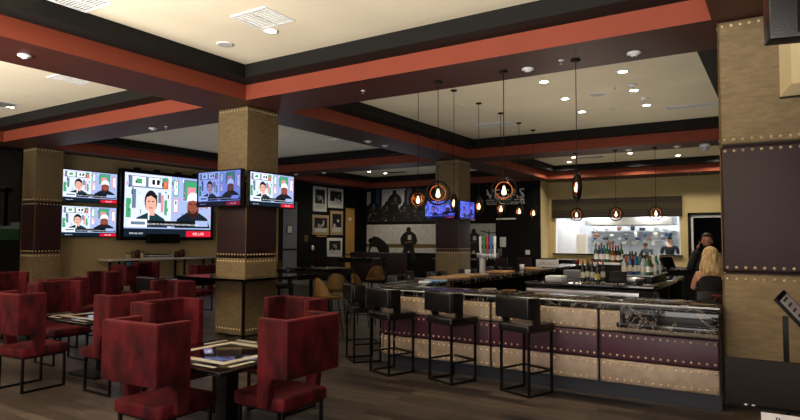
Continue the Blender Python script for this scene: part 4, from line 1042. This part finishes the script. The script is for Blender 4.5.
# ------------------------------------------------------------------ people
def skin_mesh(pts, edges, rad, root=0, sub=1):
    me = bpy.data.meshes.new('s'); me.from_pydata([tuple(p) for p in pts], edges, []); o = bpy.data.objects.new('s', me); C.objects.link(o)
    md = o.modifiers.new('k', 'SKIN')
    for i, v in enumerate(me.skin_vertices[0].data):
        r = rad[i]; v.radius = (r, r) if not isinstance(r, tuple) else r; v.use_root = (i == root)
    md.use_smooth_shade = True
    sb = o.modifiers.new('u', 'SUBSURF'); sb.levels = sub; sb.render_levels = sub
    dg = bpy.context.evaluated_depsgraph_get(); out = bpy.data.meshes.new_from_object(o.evaluated_get(dg))
    vs = [v.co.copy() for v in out.vertices]; fs = [list(p.vertices) for p in out.polygons]
    bpy.data.objects.remove(o); bpy.data.meshes.remove(me); bpy.data.meshes.remove(out)
    return vs, fs
def hand(b, wrist, d, palmn, mi=0, s=1.0, curl=.5):
    """five-fingered hand; d = direction of the fingers, palmn = palm normal"""
    d = Vector(d).normalized(); nrm = Vector(palmn).normalized(); side = d.cross(nrm).normalized(); w = Vector(wrist)
    vs, fs = skin_mesh([w, w+d*.045*s, w+d*.085*s], [(0, 1), (1, 2)], [(.022*s, .018*s), (.034*s, .016*s), (.034*s, .014*s)]); b.add(vs, fs, mi, True)
    for k, (o, L) in enumerate(((-.03, .065), (-.01, .075), (.01, .07), (.028, .055))):
        p0 = w+d*.075*s+side*o*s; p1 = p0+d*L*.5*s+nrm*L*.2*curl*s; p2 = p1+d*L*.35*s*(1-curl*.5)+nrm*L*.4*curl*s
        vs, fs = skin_mesh([p0, p1, p2], [(0, 1), (1, 2)], [.009*s, .0085*s, .007*s]); b.add(vs, fs, mi, True)
    p0 = w+d*.03*s-side*.025*s; p1 = p0-side*.03*s+d*.02*s+nrm*.01*s; p2 = p1+d*.03*s+nrm*.012*s
    vs, fs = skin_mesh([p0, p1, p2], [(0, 1), (1, 2)], [.012*s, .010*s, .008*s]); b.add(vs, fs, mi, True)
def head(b, c, face, mi=0, s=1.0):
    """head with face features looking along `face` (horizontal)"""
    f = Vector((face[0], face[1], 0)).normalized(); r = Vector((-f.y, f.x, 0)) * -1
    M = Matrix(((r.x, f.x, 0, c[0]), (r.y, f.y, 0, c[1]), (0, 0, 1, c[2]), (0, 0, 0, 1)))
    b.ell((0, 0, .02), (.075*s, .095*s, .115*s), 16, 12, mi, M)
    b.ell((0, .03*s, -.06*s), (.052*s, .06*s, .06*s), 12, 8, mi, M)          # jaw
    b.add([(-.012, .09, -.015), (.012, .09, -.015), (0, .12, -.025), (0, .088, .025)], [(0, 1, 2), (0, 2, 3), (1, 3, 2)], mi, False, M)
    for sx in (-1, 1):
        b.ell((sx*.075, 0, -.005), (.012, .022, .032), 8, 6, mi, M)
        b.ell((sx*.03, .086, .02), (.013, .008, .007), 8, 6, mi+1, M); b.box(sx*.03-.017, sx*.03+.017, .084, .092, .038, .045, mi+1, M=M)
    b.ell((0, .086, -.052), (.024, .008, .007), 8, 6, mi+2, M)
    return M
LIP = mat('lip tone', '8a4a40', .5); EYE = mat('dark eyes and brows', '120c0a', .4); BEARD = mat('short dark beard', '33211a', .7)
def person(label, loc, rz, J, skin, shirt, trousers, shoes, sleeve=2, face=(0, 1), group=None):
    """J = joint dictionary in local metres, person faces +Y"""
    t = thing('person', label, 'person', loc, rz, group)
    b = MB(); names_ = list(J); idx = {n_: i for i, n_ in enumerate(names_)}
    E = [('pelvis', 'waist'), ('waist', 'chest'), ('chest', 'neck0'), ('neck0', 'neck'), ('chest', 'shL'), ('shL', 'elL'), ('elL', 'wrL'), ('chest', 'shR'), ('shR', 'elR'), ('elR', 'wrR'),
         ('pelvis', 'hipL'), ('hipL', 'knL'), ('knL', 'anL'), ('anL', 'toL'), ('pelvis', 'hipR'), ('hipR', 'knR'), ('knR', 'anR'), ('anR', 'toR')]
    RD = dict(pelvis=(.15, .11), waist=(.135, .10), chest=(.165, .11), neck0=.065, neck=.055, shL=.065, shR=.065, elL=.042, elR=.042, wrL=.028, wrR=.028, hipL=.09, hipR=.09, knL=.058, knR=.058, anL=.04, anR=.04, toL=.035, toR=.035)
    vs, fs = skin_mesh([J[n_] for n_ in names_], [(idx[a], idx[c]) for a, c in E], [RD[n_] for n_ in names_], idx['pelvis'], 2); b.add(vs, fs, 0, True)
    for sd in 'LR':
        w = Vector(J['wr'+sd]); d = (w-Vector(J['el'+sd])); d = J.get('hd'+sd, d) if 'hd'+sd in J else d
        hand(b, w, d, (1, 0, 0) if sd == 'L' else (-1, 0, 0), 0, 1.0)
    M = head(b, Vector(J['neck'])+Vector((face[0]*.02, .02, .13)), face, 0)
    b.build('body', [skin, EYE, LIP], t)
    def cloth(nms, grow, name, m):
        ids = {n_: i for i, n_ in enumerate(nms)}; ed = [(ids[a], ids[c]) for a, c in E if a in ids and c in ids]
        rr = []
        for n_ in nms:
            q_ = RD[n_]; rr.append(tuple(x+grow for x in q_) if isinstance(q_, tuple) else q_+grow)
        vs, fs = skin_mesh([J[n_] for n_ in nms], ed, rr, 0, 2); MB().add(vs, fs, 0, True).build(name, m, t)
    arms = [] if sleeve == 0 else (['shL', 'elL', 'shR', 'elR'] if sleeve == 1 else ['shL', 'elL', 'wrL', 'shR', 'elR', 'wrR'])
    cloth(['pelvis', 'waist', 'chest']+(['neck0'] if sleeve else [])+(['shL', 'shR'] if sleeve == 0 else arms), .026, 'shirt', shirt)
    cloth(['pelvis', 'hipL', 'knL', 'anL', 'hipR', 'knR', 'anR'], .013, 'trousers', trousers)
    for sd in 'LR':
        a, c = Vector(J['an'+sd]), Vector(J['to'+sd]); vs, fs = skin_mesh([a-Vector((0, .02, 0)), a, c], [(0, 1), (1, 2)], [.048, .05, .046]); MB().add(vs, fs, 0, True).build('shoe', shoes, t)
    return t, M
def standing(h=1.8):
    k = h/1.8
    J = dict(pelvis=(0, 0, .96), waist=(0, .01, 1.12), chest=(0, 0, 1.36), neck0=(0, -.01, 1.5), neck=(0, 0, 1.56), shL=(-.19, 0, 1.45), elL=(-.25, -.02, 1.16), wrL=(-.25, .06, .92), shR=(.19, 0, 1.45), elR=(.25, -.02, 1.16), wrR=(.25, .06, .92),
             hipL=(-.10, 0, .92), knL=(-.11, .02, .50), anL=(-.12, -.02, .09), toL=(-.13, .13, .05), hipR=(.10, 0, .92), knR=(.11, .02, .5), anR=(.12, -.02, .09), toR=(.13, .13, .05))
    return {a: tuple(x*k for x in v) for a, v in J.items()}
# man on the phone (faces the camera)
J = standing(1.84); J['elL'] = (.0, 0, 0); J['elR'] = (.25, .06, 1.24); J['wrR'] = (.135, .12, 1.60); J['elL'] = (-.24, -.02, 1.18); J['wrL'] = (-.17, .14, .98)
p = at(707, 235, Y=10.9)
t, M = person('person standing in a black shirt, holding a phone to one ear, beside the dark doorway', (p.x, p.y, 0), R(180), J, SKIN2, CLOTHB, CLOTHB, RUBBER, 2)
MB().ell((0, -.02, .07), (.082, .095, .08), 14, 8, 0, M).ell((0, -.05, .03), (.084, .07, .09), 12, 8, 0, M).ell((0, .045, .105), (.06, .05, .035), 10, 6, 0, M).build('hair', HAIRD, t)
MB().ell((0, .042, -.075), (.05, .055, .042), 12, 8, 0, M).build('beard', BEARD, t)
ph = MB().box(-.006, .006, -.035, .035, -.07, .07, 0, .004).build('phone', BLKM, loc=(p.x-.105, p.y-.09, 1.69)); ph.rotation_euler = (R(-15), 0, R(10))
tag(ph, 'dark phone held to the ear of the person in black', 'phone')
# seated blonde woman seen from behind
J = standing(1.68)
for n_ in ('pelvis', 'waist', 'chest', 'neck0', 'neck', 'shL', 'shR'): x, y, z = J[n_]; J[n_] = (x*.88, y, z-.07)
J.update(hipL=(-.10, .03, .86), knL=(-.14, .42, .84), anL=(-.14, .38, .40), toL=(-.14, .52, .36), hipR=(.10, .03, .86), knR=(.14, .42, .84), anR=(.14, .38, .40), toR=(.14, .52, .36),
         elL=(-.19, .12, 1.10), wrL=(-.10, .34, 1.12), elR=(.22, .02, 1.10), wrR=(.22, .26, 1.10))
p = at(711, 280, Y=9.0)
t, M = person('person seated with long wavy blonde hair and a sleeveless black top, seen from behind', (p.x, p.y, 0.0), R(18), J, SKIN, CLOTHB, CLOTHB, RUBBER, 0)
b = MB()
b.ell((0, -.015, .05), (.098, .105, .105), 18, 10, 0, M)
vs, fs = skin_mesh([M @ Vector(v) for v in [(0, -.03, .1), (0, -.07, .0), (0, -.085, -.10), (0, -.09, -.18), (-.02, -.09, -.23)]], [(0, 1), (1, 2), (2, 3), (3, 4)], [(.07, .05), (.10, .07), (.115, .06), (.12, .045), (.06, .02)], 0, 2); b.add(vs, fs, 0, True)
for k in range(13):   # wavy locks
    u = (k-6)/6; pts = []
    for j in range(7):
        v = j/6; pts.append(M @ Vector((.10*u*(1+.35*v)+.012*math.sin(7*v+k), -.125*math.cos(u*1.2)-.02*v, .06-.27*v)))
    vs, fs = skin_mesh(pts, [(j, j+1) for j in range(6)], [.014, .018, .02, .02, .018, .016, .007], 0, 1); b.add(vs, fs, 0, True)
b.build('hair', HAIRB, t)
# her stool
t2 = thing('backed_stool', 'black high-backed stool under the seated blonde person, red emblem on its back', 'bar stool', (p.x, p.y, 0), R(18))
MB().box(-.22, .22, -.2, .22, .70, .775, 0, .02).build('seat', BLKL, t2)
MB().box(-.23, .23, -.27, -.225, .72, 1.08, 0, .015).build('backrest', BLKL, t2)
MB().torus((.02, -.275, .97), .05, .008, 'y', 16, 6).box(-.06, .10, -.276, -.271, 1.03, 1.05).box(-.05, .09, -.276, -.271, .88, .90).build('emblem', mat('dull red stitching', '8a3a30', .6), t2)
for sx in (-1, 1):
    for sy in (-1, 1): MB().bar((sx*.19, sy*.18, 0), (sx*.19, sy*.18, .70), .025).build('leg', BLKM, t2)
MB().bar((-.19, .18, .33), (.19, .18, .33), .022).bar((-.19, -.18, .33), (.19, -.18, .33), .022).build('footrest', BLKM, t2)
# cooks
J = standing(1.84); J['shL'] = (-.25, 0, 1.48); J['shR'] = (.25, 0, 1.48); J['elL'] = (-.31, .02, 1.2); J['elR'] = (.31, .02, 1.2); J['wrL'] = (-.14, .30, 1.05); J['wrR'] = (.14, .30, 1.05)
p = at(670, 245, Y=26.75-1.45)
t, M = person('cook in a dark blue shirt and black cap seen from behind through the kitchen pass', (-3.72, 25.35, 0), 0, J, SKIN, CLOTHN, CLOTHB, RUBBER, 1)
MB().ell((0, -.005, .085), (.09, .105, .07), 14, 8, 0, M).box(-.07, .07, .06, .15, .06, .075, 0, .006, M=M).build('cap', CLOTHB, t)
J = standing(1.7); J.update(waist=(0, .10, 1.1), chest=(0, .28, 1.25), neck0=(0, .38, 1.34), neck=(0, .42, 1.37), shL=(-.18, .33, 1.30), shR=(.18, .33, 1.30), elL=(-.24, .40, 1.05), elR=(.24, .40, 1.05), wrL=(-.16, .48, 1.0), wrR=(.16, .48, 1.0))
t, M = person('cook in dark clothes bending over, left of the one in the black cap', (at(651, 245, Y=25.3).x, 25.35, 0), R(40), J, SKIN, CLOTHN, CLOTHB, RUBBER, 1)
MB().ell((0, -.01, .06), (.088, .1, .09), 14, 8, 0, M).build('hair', HAIRD, t)

# ------------------------------------------------------------------ host stand, menu stand, hanging box
t = thing('host_stand', 'black host stand at the lower right corner with a white card', 'host stand', (0.32, 3.9, 0))
MB().box(-.52, .9, -.3, .3, .05, .62, 0, .006).build('cabinet', BLKM, t)
MB().box(-.54, .92, -.32, .32, .62, .66, 0, .006).build('top', BLKM, t); MB().box(-.46, .84, -.2, .26, 0, .05).build('plinth', BLKM, t)
c_ = at(761, 412, Y=3.62)
t = thing('white_card', 'white reservations card leaning at the front of the host stand', 'card', (c_.x, 3.62, .6605))
b = MB().box(0, .32, 0, .006, 0, c_.z-.6605, 0)
b.text('Reservations', .05, Matrix.Translation((.19, -.001, c_.z-.6605-.05)) @ Matrix.Rotation(PI/2, 4, 'X'), 1, .0005); b.build('sheet', [WPAPER, DKGREY], t)
MB().box(.1, .22, .006, .06, 0, .01).build('easel_foot', BLKM, t)
p = at(762, 380, Y=3.78)
t = thing('monitor', 'dark brown back of a screen standing on the host stand', 'monitor', (.22, 3.80, .6605))
zt_ = at(740, 358, Y=3.8).z-.6605; zb_ = at(740, 404, Y=3.8).z-.6605
xl_ = at(725, 380, Y=3.8).x-.22
MB().box(xl_, .62, -.02, .02, zb_, zt_, 0, .008).build('casing', mat('dark brown plastic', '16130f', .6, spec=.2), t)
MB().box(xl_+.24, .34, 0, .18, 0, .012).box(.0, .1, .02, .05, .012, zt_*.6).build('foot', BLKM, t)
MB().ell((xl_+.10, -.02, zb_+.006), (.012, .004, .006), 8, 6).ell((xl_+.135, -.02, zb_+.006), (.012, .004, .006), 8, 6).build('latch', STEEL, t)
p = at(786, 340, Y=4.9)
t = thing('menu_stand', 'black pole stand holding a tilted menu board before the near column', 'menu stand', (p.x, 4.9, 0))
zc = at(786, 316, Y=4.9).z
MB().cyl((0, 0, 0), (0, 0, .02), .17, n=24).build('base', BLKM, t); MB().bar((0, 0, .02), (0, 0, zc), .035).build('pole', BLKM, t)
Mb = Matrix.Translation((.10, -.03, zc-.015)) @ Matrix.Rotation(R(50), 4, 'Y') @ Matrix.Rotation(R(13), 4, 'X')
b = MB().box(-.21, .25, -.14, .14, -.01, .01, 0, .003, M=Mb); b.build('board', BLKM, t)
b = MB().box(-.18, .23, -.115, .115, .0102, .012, 0, M=Mb)
for k in range(9): b.box(-.17+.042*k, -.155+.042*k, -.07, .06-(k*37 % 5)*.01, .0121, .0126, 1, M=Mb)
b.build('menu_sheet', [WPAPER, DKGREY], t)
# hanging black box at upper right
p = at(770, 39, Y=4.6)
t = thing('hanging_speaker', 'black box speaker hanging from the soffit at the upper right corner', 'speaker', p, R(14))
MB().box(0, .9, 0, .16, 0, .42, 0, .01).build('cabinet', BLKL, t); MB().box(.16, .86, -.015, 0, .03, .40).build('grille', BLKM, t)
MB().bar((.35, .1, .42), (.35, .1, S-p.z-.004), .05).build('mounting_arm', BLKM, t)
# cream faceted wall box on the near column
pa = at(780, 94, Y=7.1); pt = at(780, 12, Y=7.1)
t = thing('wall_lamp', 'cream faceted lamp shade on the near column under the black speaker', 'wall lamp', (pa.x, 7.29, pa.z))
W_, Hh = .55, pt.z-pa.z
b = MB(); o_ = [(0, 0), (W_, 0), (W_, Hh), (0, Hh)]; i_ = [(.10, .09), (W_-.1, .09), (W_-.1, Hh-.09), (.10, Hh-.09)]
vs = [(x, -.0, z) for x, z in o_]+[(x, -.05, z) for x, z in o_]+[(x, -.2, z) for x, z in i_]
b.add(vs, [(0, 1, 2, 3), (8, 9, 10, 11)]+[(a, (a+1) % 4, (a+1) % 4+4, a+4) for a in range(4)]+[(a+4, (a+1) % 4+4, (a+1) % 4+8, a+8) for a in range(4)])
b.build('shade', mat('cream linen', 'e6d3a2', .8), t)
MB().box(-.006, W_+.006, -.052, -.0005, -.012, -.0005).build('lower_rim', BLKM, t)

# ------------------------------------------------------------------ camera
cam = bpy.data.cameras.new('camera'); co = bpy.data.objects.new('camera', cam); C.objects.link(co)
_, r2, u2, f = ray(400, 210)
M = Matrix((r2, u2, -f)).transposed().to_4x4(); M.translation = Vector((0, 0, 1.75)); co.matrix_world = M
cam.sensor_fit = 'HORIZONTAL'; cam.sensor_width = 36; cam.lens = 36*CAMF/800; cam.clip_start = .05; cam.clip_end = 200
SC.camera = co
# ------------------------------------------------------------------ light
def area(name, loc, rot, sx, sy, e, col, spread=180):
    l = bpy.data.lights.new(name, 'AREA'); l.shape = 'RECTANGLE'; l.size = sx; l.size_y = sy; l.energy = e; l.color = col; l.spread = R(spread)
    o = bpy.data.objects.new(name, l); C.objects.link(o); o.location = loc; o.rotation_euler = rot; return o
WIN = (30, 60, 330)
for i, (x, w_) in enumerate(((-13.2, 5.6), (-6.8, 5.6), (-.1, 6.2))):
    area('window_daylight', (x, -6.15, 2.0), (R(90+10), 0, 0), w_, 3.0, WIN[i], (1, .93, .84))
# unseen fill lamps added to light the ceiling, standing in for daylight bounce
UP = 2950
for x, k_ in ((-13, 1.2), (-7, 1), (-1, 1)): area('ceiling_fill', (x, -3.2, .15), (R(180-22), 0, 0), 5.5, 3.0, UP*k_, (1, .93, .84), 112)
def spot(loc, e, ang=110, col=(1, .88, .68), rot=(0, 0, 0), r=.07):
    l = bpy.data.lights.new('lamp_or_fill_beam', 'SPOT'); l.energy = e; l.spot_size = R(ang); l.spot_blend = .6; l.color = col; l.shadow_soft_size = r
    o = bpy.data.objects.new('lamp_or_fill_beam', l); C.objects.link(o); o.location = Vector(loc)-Vector((0, 0, .02)); o.rotation_euler = rot
    return o
for p in LIGHTS:
    e = 45 if p.y < 8 else 80
    if p.y > 16: e = 150
    spot(p, e, 120 if p.y < 16 else 150)
for x in (-7, -4.4, -1.8): spot((x, 22.3, CZ), 160, 160)
# upward fill spots added around the bar to lift the ceiling, without fittings
for p in ((-3.4, 12.0, 1.75), (-2.4, 15.0, 1.2), (-4.2, 9.2, 1.0)): spot(p, 70, 165, (1, .92, .78), (PI, 0, 0), .03)
for p in ((-12.5, 12.5, 1.2), (-12.5, 19.0, 1.2)): spot(p, 60, 165, (.75, .85, 1), (PI, 0, 0), .03)  # unseen upward fill added in the dining room, imitating bounced light
spot((-.9, 9.6, S), 110, 100)  # extra fill spot added to brighten the two people inside the bar
spot((-4.2, 8.1, 1.0), 10, 160, (1, .7, .4))
for p in ((-4.5, 20.5, 1.1),): spot(p, 50, 165, (1, .9, .7), (PI, 0, 0), .03)  # one more upward fill, added beyond the bar without a fitting
w = bpy.data.worlds.new('world'); SC.world = w; w.use_nodes = True
bg = w.node_tree.nodes['Background']; bg.inputs['Color'].default_value = (.6, .7, .9, 1); bg.inputs['Strength'].default_value = .6
SC.view_settings.view_transform = 'Standard'; SC.view_settings.look = 'None'; SC.view_settings.exposure = 0; SC.view_settings.gamma = 1
SC.view_settings.use_curve_mapping = False
